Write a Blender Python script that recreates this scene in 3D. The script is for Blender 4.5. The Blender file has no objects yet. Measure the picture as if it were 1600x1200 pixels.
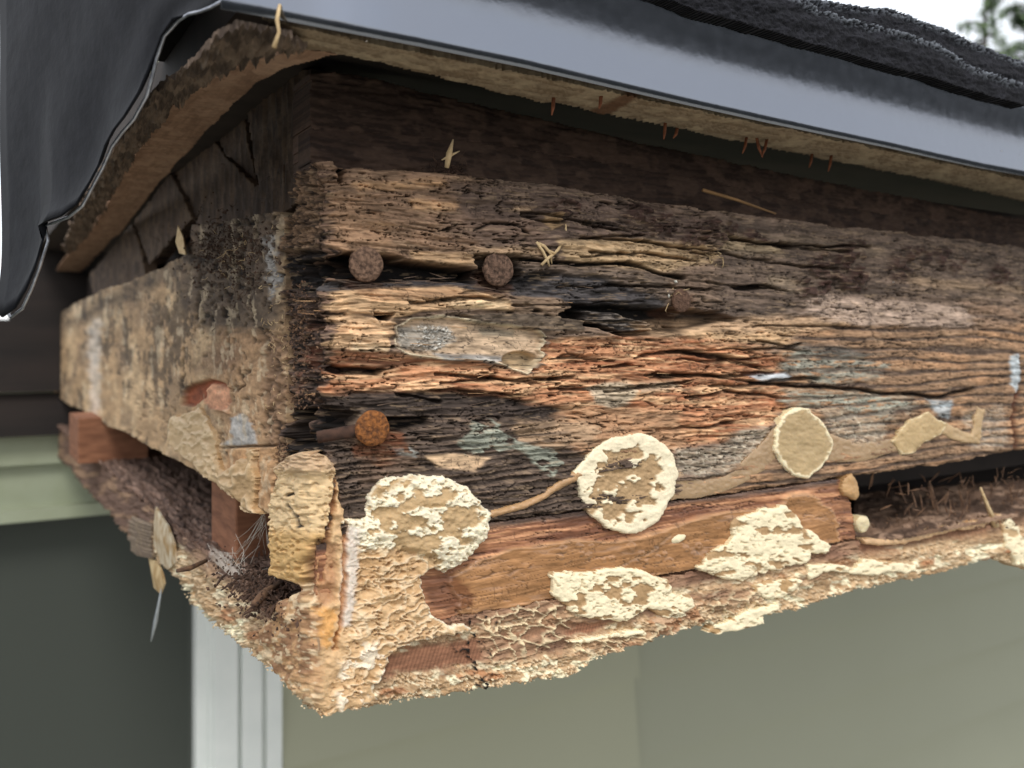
import bpy, math, random
import numpy as np
from mathutils import Vector
random.seed(4)
rad = math.radians
# ------------------------------------------------------------------ camera
D = 0.33; F = 1363.0; HZ = 540.0; K = D / F          # K: one photo pixel at the corner, in metres
CZ = 2.60                                            # eye height (photographer on a ladder)
Rv = np.array([.8484, .5293]); Lv = np.array([-.5293, .8485])
_c = np.array([(490 - 800) / F * D, D])
CU, CV = -(_c @ Rv), -(_c @ Lv)                      # camera in house coordinates, box corner at (0, 0)
sc = bpy.context.scene; col = sc.collection
cd = bpy.data.cameras.new('camera'); cam = bpy.data.objects.new('camera', cd); col.objects.link(cam)
cam.location = (CU, CV, CZ); cam.rotation_euler = (rad(90), 0, -math.atan2(.5293, .8485))
cd.sensor_width = 36; cd.lens = F / 1600 * 36; cd.shift_y = -60 / 1600
cd.clip_start = .01; cd.clip_end = 500
cd.dof.use_dof = True; cd.dof.focus_distance = D * 1.15; cd.dof.aperture_fstop = cd.lens / 2.9
sc.camera = cam
# ------------------------------------------------------------------ sky, sun, exposure
SUN_EL, SUN_AZ = 50, 205            # azimuth clockwise from +Y: high behind the camera, soft
w = bpy.data.worlds.new('World'); sc.world = w; w.use_nodes = True
nt = w.node_tree; bg = nt.nodes['Background']
sky = nt.nodes.new('ShaderNodeTexSky'); sky.sky_type = 'NISHITA'; sky.sun_disc = False
sky.sun_elevation = rad(SUN_EL); sky.sun_rotation = rad(SUN_AZ); sky.dust_density = 2; sky.air_density = 1.2; sky.ozone_density = 1.5
hs = nt.nodes.new('ShaderNodeHueSaturation'); hs.inputs['Saturation'].default_value = .75; hs.inputs['Value'].default_value = 1.0
nt.links.new(sky.outputs[0], hs.inputs['Color'])
wc = nt.nodes.new('ShaderNodeTexCoord'); cn = nt.nodes.new('ShaderNodeTexNoise'); cn.inputs['Scale'].default_value = 2.2; cn.inputs['Detail'].default_value = 5   # overcast: cloud sheet over the sky
nt.links.new(wc.outputs['Generated'], cn.inputs['Vector']); cm = nt.nodes.new('ShaderNodeMapRange'); cm.inputs[1].default_value = .3; cm.inputs[2].default_value = .6; cm.inputs[3].default_value = .6; cm.inputs[4].default_value = .92
nt.links.new(cn.outputs[0], cm.inputs[0]); mx = nt.nodes.new('ShaderNodeMix'); mx.data_type = 'RGBA'; nt.links.new(cm.outputs[0], mx.inputs[0]); nt.links.new(hs.outputs[0], mx.inputs[6]); mx.inputs[7].default_value = (5.75, 5.85, 6.05, 1)
nt.links.new(mx.outputs[2], bg.inputs[0]); bg.inputs[1].default_value = .15
sl = bpy.data.lights.new('sun', 'SUN'); so = bpy.data.objects.new('sun', sl); col.objects.link(so)
sl.energy = 1.2; sl.angle = rad(20); sl.color = (1, .98, .95)
sd_ = Vector((math.sin(rad(SUN_AZ)) * math.cos(rad(SUN_EL)), math.cos(rad(SUN_AZ)) * math.cos(rad(SUN_EL)), math.sin(rad(SUN_EL))))
so.rotation_euler = sd_.to_track_quat('Z', 'Y').to_euler()
sc.view_settings.view_transform = 'Standard'; sc.view_settings.look = 'None'
sc.view_settings.exposure = 0.68; sc.view_settings.gamma = 1
# ------------------------------------------------------------------ geometry helpers
def ray(x, y):
    x = np.asarray(x, float); y = np.asarray(y, float)
    a = (x - 800) / F; b = (HZ - y) / F
    return .5293 + .8484 * a, .8485 - .5293 * a, b + 0 * a
def on(plane, x, y):                                   # photo pixel -> point of a wall plane of the house
    dx, dy, dz = ray(x, y); kind = plane[0]; c = plane[1] if len(plane) > 1 else 0
    if kind == 'v': t = (c - CV) / dy
    elif kind == 'u': t = (c - CU) / dx
    elif kind == 'z': t = (c - 0) / dz
    elif kind == 'flap': t = (-.045 - .35 * CV - CU) / (dx + .35 * dy)
    elif kind == 'wrap':
        t = np.where(np.asarray(x) < 490, (c - CU) / dx, (c - CV) / dy)
    return np.stack([CU + t * dx, CV + t * dy, CZ + t * dz], -1)
def pt(plane, x, y): return Vector(on(plane, x, y).tolist())
def outward(plane, X):
    n = np.zeros(X.shape + (3,)); k = plane[0]
    if k == 'v': n[..., 1] = -1
    elif k == 'u': n[..., 0] = -1
    elif k == 'flap': n[...] = (-.944, -.33, 0)
    elif k == 'z': n[..., 2] = 1 if plane[1] < 0 else -1
    elif k == 'wrap':
        f = np.clip((X - 478) / 24, 0, 1); f = f * f * (3 - 2 * f); a = f * math.pi / 2
        n[..., 0] = -np.cos(a); n[..., 1] = -np.sin(a)
    return n
def link(name, me, m=None, parent=None):
    o = bpy.data.objects.new(name, me); col.objects.link(o)
    if m: me.materials.append(m)
    if parent: o.parent = parent
    return o
def tag(o, label=None, cat=None, group=None, kind=None):
    for k_, v_ in (('label', label), ('category', cat), ('group', group), ('kind', kind)):
        if v_: o[k_] = v_
    return o
def empty(name, loc, **k):
    o = bpy.data.objects.new(name, None); col.objects.link(o); o.location = loc; o.empty_display_size = .02
    return tag(o, **k)
def parent_keep(o, p):
    o.parent = p; o.matrix_parent_inverse = p.matrix_basis.inverted() if p.type == 'EMPTY' else o.matrix_parent_inverse
    return o
# ---- noise
_rng = np.random.RandomState(11); TAB = _rng.rand(8, 256, 256)
def vn(x, y, s=0):
    t = TAB[s % 8]; x = x + 37.3 * s; y = y + 91.7 * s
    xi = np.floor(x).astype(int); yi = np.floor(y).astype(int); fx = x - xi; fy = y - yi
    fx = fx * fx * (3 - 2 * fx); fy = fy * fy * (3 - 2 * fy)
    a = t[yi & 255, xi & 255]; b = t[yi & 255, (xi + 1) & 255]; c = t[(yi + 1) & 255, xi & 255]; d = t[(yi + 1) & 255, (xi + 1) & 255]
    return (a + (b - a) * fx) * (1 - fy) + (c + (d - c) * fx) * fy
def fbm(x, y, o=4, s=0, g=.5):
    r = 0; a = 1; tot = 0
    for i in range(o):
        r = r + a * vn(x * 2 ** i, y * 2 ** i, s + i); tot += a; a *= g
    return r / tot
def worley(x, y, s=0):                                 # F1, F2
    xi = np.floor(x).astype(int); yi = np.floor(y).astype(int); f1 = np.full(x.shape, 9.); f2 = f1.copy()
    for dx in (-1, 0, 1):
        for dy in (-1, 0, 1):
            cx = xi + dx; cy = yi + dy
            px = cx + TAB[s % 8][cy & 255, cx & 255]; py = cy + TAB[(s + 1) % 8][cy & 255, cx & 255]
            d = np.hypot(x - px, y - py); f2 = np.where(d < f1, f1, np.minimum(f2, d)); f1 = np.minimum(f1, d)
    return f1, f2
def ss(a, b, x):
    t = np.clip((x - a) / (b - a), 0, 1); return t * t * (3 - 2 * t)
def lin(h):
    c = np.array([int(h[i:i + 2], 16) / 255 for i in (1, 3, 5)])
    return np.where(c < .04045, c / 12.92, ((c + .055) / 1.055) ** 2.4)
def sdist(P, X, Y, closed=True, pad=30):
    """signed distance (inside negative) to a polygon, or distance to an open line"""
    P = np.asarray(P, float); out = np.full(X.shape, 1e3)
    m = (X > P[:, 0].min() - pad) & (X < P[:, 0].max() + pad) & (Y > P[:, 1].min() - pad) & (Y < P[:, 1].max() + pad)
    x = X[m]; y = Y[m]
    if x.size == 0: return out
    d = np.full(x.shape, 1e9); ins = np.zeros(x.shape, bool); n = len(P)
    for i in range(n if closed else n - 1):
        a = P[i]; b = P[(i + 1) % n]; e = b - a; L = e @ e + 1e-9
        t = np.clip(((x - a[0]) * e[0] + (y - a[1]) * e[1]) / L, 0, 1)
        d = np.minimum(d, (x - a[0] - t * e[0]) ** 2 + (y - a[1] - t * e[1]) ** 2)
        if closed:
            c = (a[1] > y) != (b[1] > y)
            if b[1] != a[1]: ins ^= c & (x < (b[0] - a[0]) * (y - a[1]) / (b[1] - a[1]) + a[0])
    d = np.sqrt(d); out[m] = np.where(ins, -d, d) if closed else d
    return out
# ---- materials
MATS = {}
def mat_attr(name, rough=.85, spec=.35, fine=900., bump=.25, var=.25, coat=0.0, sss=0.0, stretch=(1, 1, 1)):
    """procedural material: colour and roughness attributes of the piece, broken up by fine noise, with noise bump"""
    if name in MATS: return MATS[name]
    m = bpy.data.materials.new(name); m.use_nodes = True; n = m.node_tree; b = n.nodes['Principled BSDF']
    at = n.nodes.new('ShaderNodeAttribute'); at.attribute_name = 'Col'
    ar = n.nodes.new('ShaderNodeAttribute'); ar.attribute_name = 'Rgh'
    tc = n.nodes.new('ShaderNodeTexCoord'); mp = n.nodes.new('ShaderNodeMapping'); mp.inputs['Scale'].default_value = stretch
    nz = n.nodes.new('ShaderNodeTexNoise'); nz.inputs['Scale'].default_value = fine; nz.inputs['Detail'].default_value = 4
    n.links.new(tc.outputs['Object'], mp.inputs[0]); n.links.new(mp.outputs[0], nz.inputs['Vector'])
    mr = n.nodes.new('ShaderNodeMapRange'); mr.inputs[1].default_value = .25; mr.inputs[2].default_value = .75
    mr.inputs[3].default_value = 1 - var; mr.inputs[4].default_value = 1 + var; n.links.new(nz.outputs[0], mr.inputs[0])
    vm = n.nodes.new('ShaderNodeVectorMath'); vm.operation = 'SCALE'
    n.links.new(at.outputs['Color'], vm.inputs[0]); n.links.new(mr.outputs[0], vm.inputs['Scale'])
    n.links.new(vm.outputs[0], b.inputs['Base Color']); n.links.new(ar.outputs['Fac'], b.inputs['Roughness'])
    bp = n.nodes.new('ShaderNodeBump'); bp.inputs['Strength'].default_value = bump; bp.inputs['Distance'].default_value = .0004
    n.links.new(nz.outputs[0], bp.inputs['Height']); n.links.new(bp.outputs[0], b.inputs['Normal'])
    b.inputs['Specular IOR Level'].default_value = spec; b.inputs['Coat Weight'].default_value = coat; b.inputs['Coat Roughness'].default_value = .15
    if sss:
        b.inputs['Subsurface Weight'].default_value = sss; b.inputs['Subsurface Scale'].default_value = .002
        b.inputs['Subsurface Radius'].default_value = (1, .6, .3)
    MATS[name] = m; return m
def mat_flat(name, h, rough=.8, metal=0, spec=.4, scale=60, var=.2, bump=.2, bdist=.001, h2=None, detail=5, stretch=(1, 1, 1)):
    if name in MATS: return MATS[name]
    m = bpy.data.materials.new(name); m.use_nodes = True; n = m.node_tree; b = n.nodes['Principled BSDF']
    tc = n.nodes.new('ShaderNodeTexCoord'); mp = n.nodes.new('ShaderNodeMapping'); mp.inputs['Scale'].default_value = stretch
    nz = n.nodes.new('ShaderNodeTexNoise'); nz.inputs['Scale'].default_value = scale; nz.inputs['Detail'].default_value = detail
    n.links.new(tc.outputs['Object'], mp.inputs[0]); n.links.new(mp.outputs[0], nz.inputs['Vector'])
    cr = n.nodes.new('ShaderNodeValToRGB'); c = lin(h); c2 = lin(h2) if h2 else c * (1 + var); c1 = c if h2 else c * (1 - var)
    cr.color_ramp.elements[0].color = (*c1, 1); cr.color_ramp.elements[1].color = (*c2, 1)
    cr.color_ramp.elements[0].position = .35; cr.color_ramp.elements[1].position = .65
    n.links.new(nz.outputs[0], cr.inputs[0]); n.links.new(cr.outputs[0], b.inputs['Base Color'])
    bp = n.nodes.new('ShaderNodeBump'); bp.inputs['Strength'].default_value = bump; bp.inputs['Distance'].default_value = bdist
    n.links.new(nz.outputs[0], bp.inputs['Height']); n.links.new(bp.outputs[0], b.inputs['Normal'])
    b.inputs['Roughness'].default_value = rough; b.inputs['Metallic'].default_value = metal; b.inputs['Specular IOR Level'].default_value = spec
    MATS[name] = m; return m
M_WOOD = mat_attr('weathered_wood', fine=700, var=.22, bump=.5, spec=.25, stretch=(.35, .35, 1))
M_GLUE = mat_attr('dried_adhesive', fine=500, var=.08, bump=.25, spec=.45, sss=.15)
M_CRUST = mat_attr('brittle_crust', fine=900, var=.10, bump=.5, spec=.3)
# ---- carved sheets: a piece of board or glue as a dense relief, with real thickness
class Relief:
    def __init__(s, plane, outline, xs, ys, warp=(0, 0), seed=0, wf=(30, 8)):
        s.plane = plane; s.X, s.Y = np.meshgrid(xs, ys)
        s.P = on(plane, s.X, s.Y); s.seed = seed
        if plane[0] == 'z': s.U = s.P[..., 1] / K; s.Z = s.P[..., 0] / K
        else:
            s.U = np.where(s.X < 490, -s.P[..., 1], s.P[..., 0]) / K if plane[0] == 'wrap' else (s.P[..., 0] if plane[0] == 'v' else s.P[..., 1]) / K
            s.Z = (s.P[..., 2] - CZ) / K
        s.H = np.zeros(s.X.shape); s.C = np.zeros(s.X.shape + (3,)); s.R = np.full(s.X.shape, .85)
        s.wx = (fbm(s.X / wf[0], s.Y / wf[1], 3, seed + 1) - .5) * 2; s.wy = (fbm(s.X / wf[0], s.Y / wf[1], 3, seed + 4) - .5) * 2
        s.D0 = sdist(outline, s.X + warp[0] * s.wx, s.Y + warp[1] * s.wy, pad=200); s.M = s.D0 < 0
    def poly(s, P, soft=4, warp=(10, 3)):
        return ss(soft, -soft, sdist(P, s.X + warp[0] * s.wx, s.Y + warp[1] * s.wy, pad=soft + abs(warp[0]) + 6))
    def line(s, P, w=3, soft=2, warp=(6, 2)):
        return ss(w + soft, w - soft if soft < w else 0, sdist(P, s.X + warp[0] * s.wx, s.Y + warp[1] * s.wy, closed=False, pad=w + soft + abs(warp[0]) + 4))
    def paint(s, m, h, a=1.):
        c = lin(h) if isinstance(h, str) else h; m = np.clip(m * a, 0, 1)[..., None]; s.C = s.C * (1 - m) + c * m
    def lift(s, m, v, to=False):
        s.H = s.H * (1 - m) + v * m if to else s.H + m * v
    def build(s, name, mat, thick, parent=None, gap=None):
        M = s.M if gap is None else s.M & ~gap
        c = M[:-1, :-1] & M[1:, :-1] & M[1:, 1:] & M[:-1, 1:]
        ny, nx = s.X.shape; idx = np.arange(ny * nx).reshape(ny, nx)
        q = np.stack([idx[:-1, :-1][c], idx[1:, :-1][c], idx[1:, 1:][c], idx[:-1, 1:][c]], 1)
        N = outward(s.plane, s.X); V = (s.P + N * (s.H * K)[..., None]).reshape(-1, 3)
        th = thick if np.isscalar(thick) else thick
        B = (s.P - N * (th * K)).reshape(-1, 3)
        cp = np.pad(c, 1); sk = []
        ti = idx
        e = c & ~cp[:-2, 1:-1]; sk.append(np.stack([ti[:-1, :-1][e], ti[:-1, 1:][e]], 1)[:, ::-1])      # top  edge  (right->left)
        e = c & ~cp[2:, 1:-1]; sk.append(np.stack([ti[1:, :-1][e], ti[1:, 1:][e]], 1))
        e = c & ~cp[1:-1, :-2]; sk.append(np.stack([ti[:-1, :-1][e], ti[1:, :-1][e]], 1))
        e = c & ~cp[1:-1, 2:]; sk.append(np.stack([ti[:-1, 1:][e], ti[1:, 1:][e]], 1)[:, ::-1])
        E = np.concatenate(sk); nv = ny * nx
        allv = np.concatenate([V, B]); S = np.stack([E[:, 1], E[:, 0], E[:, 0] + nv, E[:, 1] + nv], 1)
        Q = np.concatenate([q, S]); used, inv = np.unique(Q, return_inverse=True); Q = inv.reshape(-1, 4)
        V2 = allv[used]; src = used % nv
        me = bpy.data.meshes.new(name)
        me.vertices.add(len(V2)); me.vertices.foreach_set('co', V2.astype('f').ravel())
        me.loops.add(Q.size); me.loops.foreach_set('vertex_index', Q.astype('i').ravel())
        me.polygons.add(len(Q)); me.polygons.foreach_set('loop_start', (np.arange(len(Q)) * 4).astype('i'))
        me.polygons.foreach_set('loop_total', np.full(len(Q), 4, 'i'))
        sm = np.ones(len(Q), bool); sm[len(q):] = False; me.polygons.foreach_set('use_smooth', sm)
        a = me.attributes.new('Col', 'FLOAT_COLOR', 'POINT'); cc = np.ones((len(V2), 4), 'f'); lum = s.C @ np.array([.3, .55, .15]); s.C = s.C + (lum[..., None] - s.C) * .08; cc[:, :3] = np.clip(s.C, 0, .9).reshape(-1, 3)[src]; a.data.foreach_set('color', cc.ravel())
        a = me.attributes.new('Rgh', 'FLOAT', 'POINT'); a.data.foreach_set('value', np.clip(s.R, .05, 1).reshape(-1)[src].astype('f'))
        me.update(calc_edges=True); me.validate()
        return link(name, me, mat, parent)
def rng_(a, b, st): return np.arange(a, b + st * .5, st)
def quick_mesh(name, vs, fs, mat, parent=None, smooth=False, color=None, rough=.8):
    me = bpy.data.meshes.new(name); me.from_pydata([tuple(v) for v in vs], [], fs); me.update()
    if smooth: me.polygons.foreach_set('use_smooth', [True] * len(me.polygons))
    if color is not None:
        a = me.attributes.new('Col', 'FLOAT_COLOR', 'POINT'); a.data.foreach_set('color', np.tile(np.append(color, 1), len(vs)).astype('f'))
        a = me.attributes.new('Rgh', 'FLOAT', 'POINT'); a.data.foreach_set('value', np.full(len(vs), rough, 'f'))
    return link(name, me, mat, parent)
class MB:
    def __init__(s): s.v = []; s.f = []
    def tube(s, pts, r, n=6, cap=True):
        pts = [Vector(p) for p in pts]; b = len(s.v); m = len(pts)
        for i, p in enumerate(pts):
            d = (pts[min(i + 1, m - 1)] - pts[max(i - 1, 0)]).normalized(); a = d.orthogonal().normalized() if i == 0 else (a - d * a.dot(d)).normalized(); c = d.cross(a)
            ri = r[i] if isinstance(r, (list, tuple)) else r
            for j in range(n):
                t = 2 * math.pi * j / n; s.v.append(p + (a * math.cos(t) + c * math.sin(t)) * ri)
        for i in range(m - 1):
            for j in range(n):
                j2 = (j + 1) % n; s.f.append((b + i * n + j, b + i * n + j2, b + (i + 1) * n + j2, b + (i + 1) * n + j))
        if cap: s.f.append(tuple(b + j for j in range(n))[::-1]); s.f.append(tuple(b + (m - 1) * n + j for j in range(n)))
    def box(s, a, b):
        i = len(s.v); (x0, y0, z0), (x1, y1, z1) = a, b
        s.v += [Vector(p) for p in ((x0, y0, z0), (x1, y0, z0), (x1, y1, z0), (x0, y1, z0), (x0, y0, z1), (x1, y0, z1), (x1, y1, z1), (x0, y1, z1))]
        s.f += [tuple(i + k for k in f) for f in ((3, 2, 1, 0), (4, 5, 6, 7), (0, 1, 5, 4), (1, 2, 6, 5), (2, 3, 7, 6), (3, 0, 4, 7))]
    def chip(s, c, size, rnd=random):                       # irregular crumb: jittered octahedron
        b = len(s.v); c = Vector(c); sx = [size * rnd.uniform(.4, 1.5) for _ in range(3)]
        e = [Vector((rnd.gauss(0, 1), rnd.gauss(0, 1), rnd.gauss(0, 1))).normalized() for _ in range(2)]
        x = e[0]; y = x.cross(e[1]).normalized(); z = x.cross(y)
        for a, q in ((x, sx[0]), (y, sx[1]), (z, sx[2])):
            s.v.append(c + a * q * rnd.uniform(.6, 1)); s.v.append(c - a * q * rnd.uniform(.6, 1))
        for i in (0, 1):
            for j in (2, 3):
                for k in (4, 5): s.f.append((b + i, b + j, b + k))
    def build(s, name, mat, parent=None, smooth=False, **k): return quick_mesh(name, s.v, s.f, mat, parent, smooth, **k)
exec_parts = []
# ================================================================== WOOD RELIEF LOOK
def grain(r, amp=1., seed=0, lo=1.):
    """fibrous relief along the board: layered splinters, fine ridges, long cracks. returns streak field 0..1 and crack mask"""
    U, Z = r.U, r.Z; zw = Z + 22 * (fbm(U / 260, Z / 90, 3, seed) - .5) + 5 * (fbm(U / 50, Z / 16, 3, seed + 2) - .5)
    t = fbm(U / 170 + 3, zw / 20, 4, seed + 1, .6) * 9 * lo; f = np.floor(t); st = f + ss(.72, 1., t - f)
    fine = np.clip((fbm(U / 62, zw / 3.2, 3, seed + 3, .65) - .5) * 1.9 + .5, 0, 1); vfine = vn(U / 14, zw / 1.7, seed + 5)
    brk = fbm(U / 9, Z / 9, 3, seed + 6)
    cr = np.abs(fbm(U / 110, zw / 13, 3, seed + 4) - .5); crack = ss(.018, .003, cr) * ss(.42, .55, fbm(U / 90, Z / 30, 2, seed + 7)); crack = np.maximum(crack, ss(.016, .003, np.abs(fbm(U / 70, zw / 7, 3, seed + 6) - .5)) * ss(.46, .56, fbm(U / 60, Z / 20, 2, seed + 2)))
    t2 = fbm(U / 60, zw / 9, 3, seed + 5, .6) * 8; st2 = np.floor(t2) + ss(.6, 1., t2 - np.floor(t2)); xb = ss(.02, .004, np.abs(fbm(U / 16, zw / 40, 3, seed + 1) - .5)) * ss(.52, .6, fbm(U / 40, Z / 20, 2, seed + 3))
    r.H += amp * ((st - 4.5 * lo) * 2.4 + (st2 - 4) * 1.3 + fine * 4.2 + vfine * 1.6 + brk * 1.3 - crack * 13 - xb * 2.5)
    s_ = .45 * fine + .25 * vfine + .15 * (st2 / 4 - .5) + .15 * np.clip((fbm(U / 120, zw / 7, 3, seed + 2) - .5) * 2.5 + .5, 0, 1); return np.clip((s_ - .46) * 1.5 + .5, 0, 1), np.maximum(crack, xb * .7), zw
# ================================================================== BOARD A : rotten fascia board with the nails
xs = np.concatenate([rng_(428, 1000, 1.4), rng_(1001.5, 1605, 1.6)]); ys = rng_(240, 870, 1.4)
outA = [(436, 350), (452, 335), (450, 300), (462, 268), (488, 252), (520, 251), (527, 262), (527, 282), (534, 284), (540, 262), (600, 264), (700, 268), (800, 280), (900, 292), (1000, 312), (1100, 328), (1200, 338), (1300, 352), (1400, 362), (1500, 372), (1612, 387),
        (1612, 702), (1585, 706), (1500, 722), (1340, 744), (1100, 776), (850, 804), (700, 822), (560, 840), (490, 848), (436, 820)]
A = Relief(('wrap', 0.), outA, xs, ys, warp=(3, 4), seed=0)
stk, crk, zw = grain(A, 1.0, 0)
X, Y, U, Z = A.X, A.Y, A.U, A.Z
n1 = fbm(X / 70, Y / 30, 4, 3); n2 = fbm(U / 25, Z / 12, 4, 5); bl = fbm(X / 16, Y / 12, 4, 2)
A.paint(np.ones_like(X), '#7c6654')
p = A.poly
# --- upper band, warm at the corner, greyer to the right
A.paint(p([(480, 240), (760, 250), (740, 420), (480, 420)], 25), '#8c6e55')
A.paint(p([(500, 300), (600, 325), (620, 400), (510, 400)], 14), '#a27d5c', .6)
A.paint(p([(640, 312), (722, 318), (718, 332), (640, 328)], 3), '#c99c70')
A.paint(p([(545, 285), (690, 280), (700, 292), (560, 300)], 5), '#bf9468', .6)
A.paint(p([(700, 285), (900, 300), (1120, 340), (1120, 378), (900, 372), (860, 395), (740, 370)], 14), '#665347')
A.paint(p([(690, 330), (850, 345), (850, 385), (700, 370)], 14), '#7b6251', .7)
A.paint(p([(800, 322), (835, 322), (830, 330), (800, 330)], 4), '#a88a6a')
A.paint(p([(1120, 330), (1620, 380), (1620, 470), (1120, 480)], 18), '#6c5a4c')
A.paint(p([(1120, 360), (1220, 385), (1230, 400), (1130, 395)], 7), '#9d8768')
A.paint(p([(1200, 365), (1390, 385), (1380, 400), (1220, 385)], 6, (24, 5)), '#8b7660', .7)
A.paint(p([(1205, 430), (1260, 440), (1250, 460), (1200, 450)], 5), '#a08a70', .7)
A.paint(p([(1400, 425), (1600, 450), (1600, 470), (1420, 450)], 7, (20, 5)), '#957b60', .8)
A.paint(p([(1500, 470), (1620, 480), (1620, 540), (1540, 530)], 8), '#8d7058', .8)
# tan fibres either side of the long crack
A.paint(p([(870, 374), (980, 372), (1119, 385), (1110, 411), (1031, 424), (870, 409)], 5, (20, 4)), '#b2946e')
A.paint(p([(640, 392), (748, 396), (750, 414), (690, 418), (640, 408)], 4), '#b28f69')
A.paint(p([(735, 385), (850, 385), (850, 400), (740, 402)], 4), '#9d8062')
A.paint(p([(820, 412), (900, 414), (1045, 428), (1045, 480), (820, 470)], 8), '#665649')
# ---- slot with nails 1 and 2
slot = p([(466, 410), (500, 402), (545, 396), (600, 398), (650, 412), (700, 417), (748, 424), (745, 442), (660, 436), (600, 440), (540, 436), (486, 432), (466, 430)], 4, (8, 3))
dk = p([(486, 436), (600, 440), (720, 428), (760, 440), (830, 425), (930, 432), (1045, 470), (1040, 490), (905, 480), (790, 462), (680, 456), (590, 452), (486, 462)], 5)
A.paint(dk, '#464140'); A.lift(dk, -9)
A.lift(slot, -62, True); A.paint(slot, '#151211')
A.lift(p([(745, 398), (812, 402), (812, 440), (760, 446), (742, 430)], 4), -34); 
A.paint(p([(742, 402), (800, 398), (820, 420), (810, 446), (760, 450), (742, 430)], 4), '#2a2522', .85)
A.paint(p([(806, 440), (850, 420), (880, 424), (820, 455)], 4), '#1d1a19', .8); A.lift(p([(806, 440), (850, 420), (880, 424), (820, 455)], 4), -14)
ck = A.line([(810, 404), (850, 408), (900, 413), (966, 411), (1000, 416), (1027, 427), (1068, 434)], 2.4, 1.5); A.lift(ck, -22); A.paint(ck, '#141110')
ck = A.line([(742, 360), (770, 348), (800, 350), (825, 366)], 1.5, 1.2, (3, 2)); A.lift(ck, -9); A.paint(ck, '#2b221d')
ck = A.line([(915, 348), (960, 352), (1010, 362)], 1.2, 1.2, (3, 3)); A.lift(ck, -7); A.paint(ck, '#2b221d')
# ---- pale ledge strip and fibres under it
led = p([(484, 464), (500, 460), (570, 449), (700, 447), (788, 462), (795, 486), (740, 480), (655, 487), (612, 498), (540, 486), (484, 494)], 3, (12, 3))
A.paint(led, '#c7a075'); A.lift(led, 8)
A.paint(p([(560, 452), (700, 450), (760, 466), (640, 468), (570, 470)], 4, (18, 4)), '#a37c58', .8)  # shadow under the upper wood, painted into the strip
A.paint(p([(690, 470), (788, 468), (788, 484), (700, 480)], 4), '#e0bf93', .8)
gb = p([(788, 462), (880, 468), (908, 486), (915, 500), (850, 500), (790, 486)], 3, (8, 3)); A.paint(gb, '#826a54'); A.lift(gb, 8)
blk = p([(480, 495), (545, 489), (600, 500), (616, 503), (606, 548), (480, 545)], 3, (10, 3)); A.paint(blk, '#cfa77c'); A.lift(blk, 3)
A.paint(p([(540, 536), (608, 540), (604, 552), (545, 550)], 3), '#e6c69c', .9)
A.paint(p([(480, 512), (540, 514), (540, 522), (480, 520)], 3), '#a87c55', .7)
hole = p([(582, 488), (612, 489), (606, 500), (590, 499)], 2, (3, 2)); A.lift(hole, -45, True); A.paint(hole, '#171412')
# ---- black gap with the charred splinter
gap = p([(870, 492), (905, 476), (1031, 481), (1127, 488), (1148, 500), (1040, 520), (983, 526), (915, 508), (880, 506)], 4, (10, 4))
A.lift(gap, -55, True); A.paint(gap, '#14110f')
spl = p([(905, 484), (960, 487), (1027, 503), (1022, 518), (975, 517), (925, 503)], 3, (12, 3)); A.lift(spl * 1., 44); A.paint(spl, '#37312d'); A.lift(spl * (stk - .5), 22); A.paint(spl * ss(.55, .7, stk), '#6f655c')
A.paint(p([(1040, 486), (1240, 470), (1240, 492), (1120, 500)], 7), '#57493f', .8)
A.paint(p([(1000, 506), (1120, 500), (1300, 494), (1340, 515), (1260, 545), (1150, 530), (1000, 528)], 8, (25, 5)), '#b59370')
A.paint(p([(1060, 520), (1240, 520), (1260, 540), (1100, 540)], 7, (20, 5)), '#c9a273', .6)
# ---- orange heart wood
org = p([(480, 548), (620, 556), (760, 566), (830, 585), (860, 530), (990, 525), (1100, 530), (1180, 545), (1240, 562), (1235, 600), (1210, 655), (1120, 690), (1060, 700), (950, 660), (850, 648), (760, 622), (500, 618), (480, 600)], 6, (30, 6))
A.paint(org, '#b9825a'); A.lift(org, -8)
A.paint(org * ss(.45, .6, fbm(U / 120, zw / 9, 3, 1)), '#9a5f3c', .8); A.paint(org * ss(.52, .66, fbm(U / 90, zw / 6, 3, 6)), '#dcaf80', .8)
A.paint(p([(484, 552), (600, 556), (680, 562), (620, 578), (510, 572)], 4, (14, 3)), '#8d5d41', .85)
sl_ = p([(500, 568), (540, 574), (610, 577), (600, 586), (535, 585), (500, 578)], 2.5, (8, 2)); A.lift(sl_, -26); A.paint(sl_, '#2b1a13')
for a_, q in (([(1000, 560), (1060, 548), (1130, 560), (1190, 575)], 2.5), ([(1020, 590), (1100, 585), (1180, 596)], 2), ([(940, 575), (1010, 572)], 2), ([(1030, 672), (1100, 668), (1150, 660)], 2.5), ([(860, 610), (960, 606), (1010, 600)], 1.8), ([(690, 600), (780, 592), (850, 600)], 1.8), ([(1075, 620), (1150, 612), (1220, 622)], 2.2)):
    ck = A.line(a_, q, 1.8, (8, 5)); A.lift(ck, -16); A.paint(ck, '#4a2c1c', .85)
# ragged steps of the torn heart wood towards the grey paint
stp = p([(1090, 528), (1180, 545), (1238, 566), (1180, 575), (1120, 560)], 3, (20, 4)); A.lift(stp, 9)
A.paint(p([(925, 606), (960, 596), (1005, 600), (1000, 622), (960, 642), (935, 632)], 4, (12, 5)), '#b8a78c', .9); A.paint(p([(1000, 596), (1050, 594), (1070, 606), (1010, 615)], 4, (14, 4)), '#a8977d', .7)
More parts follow.
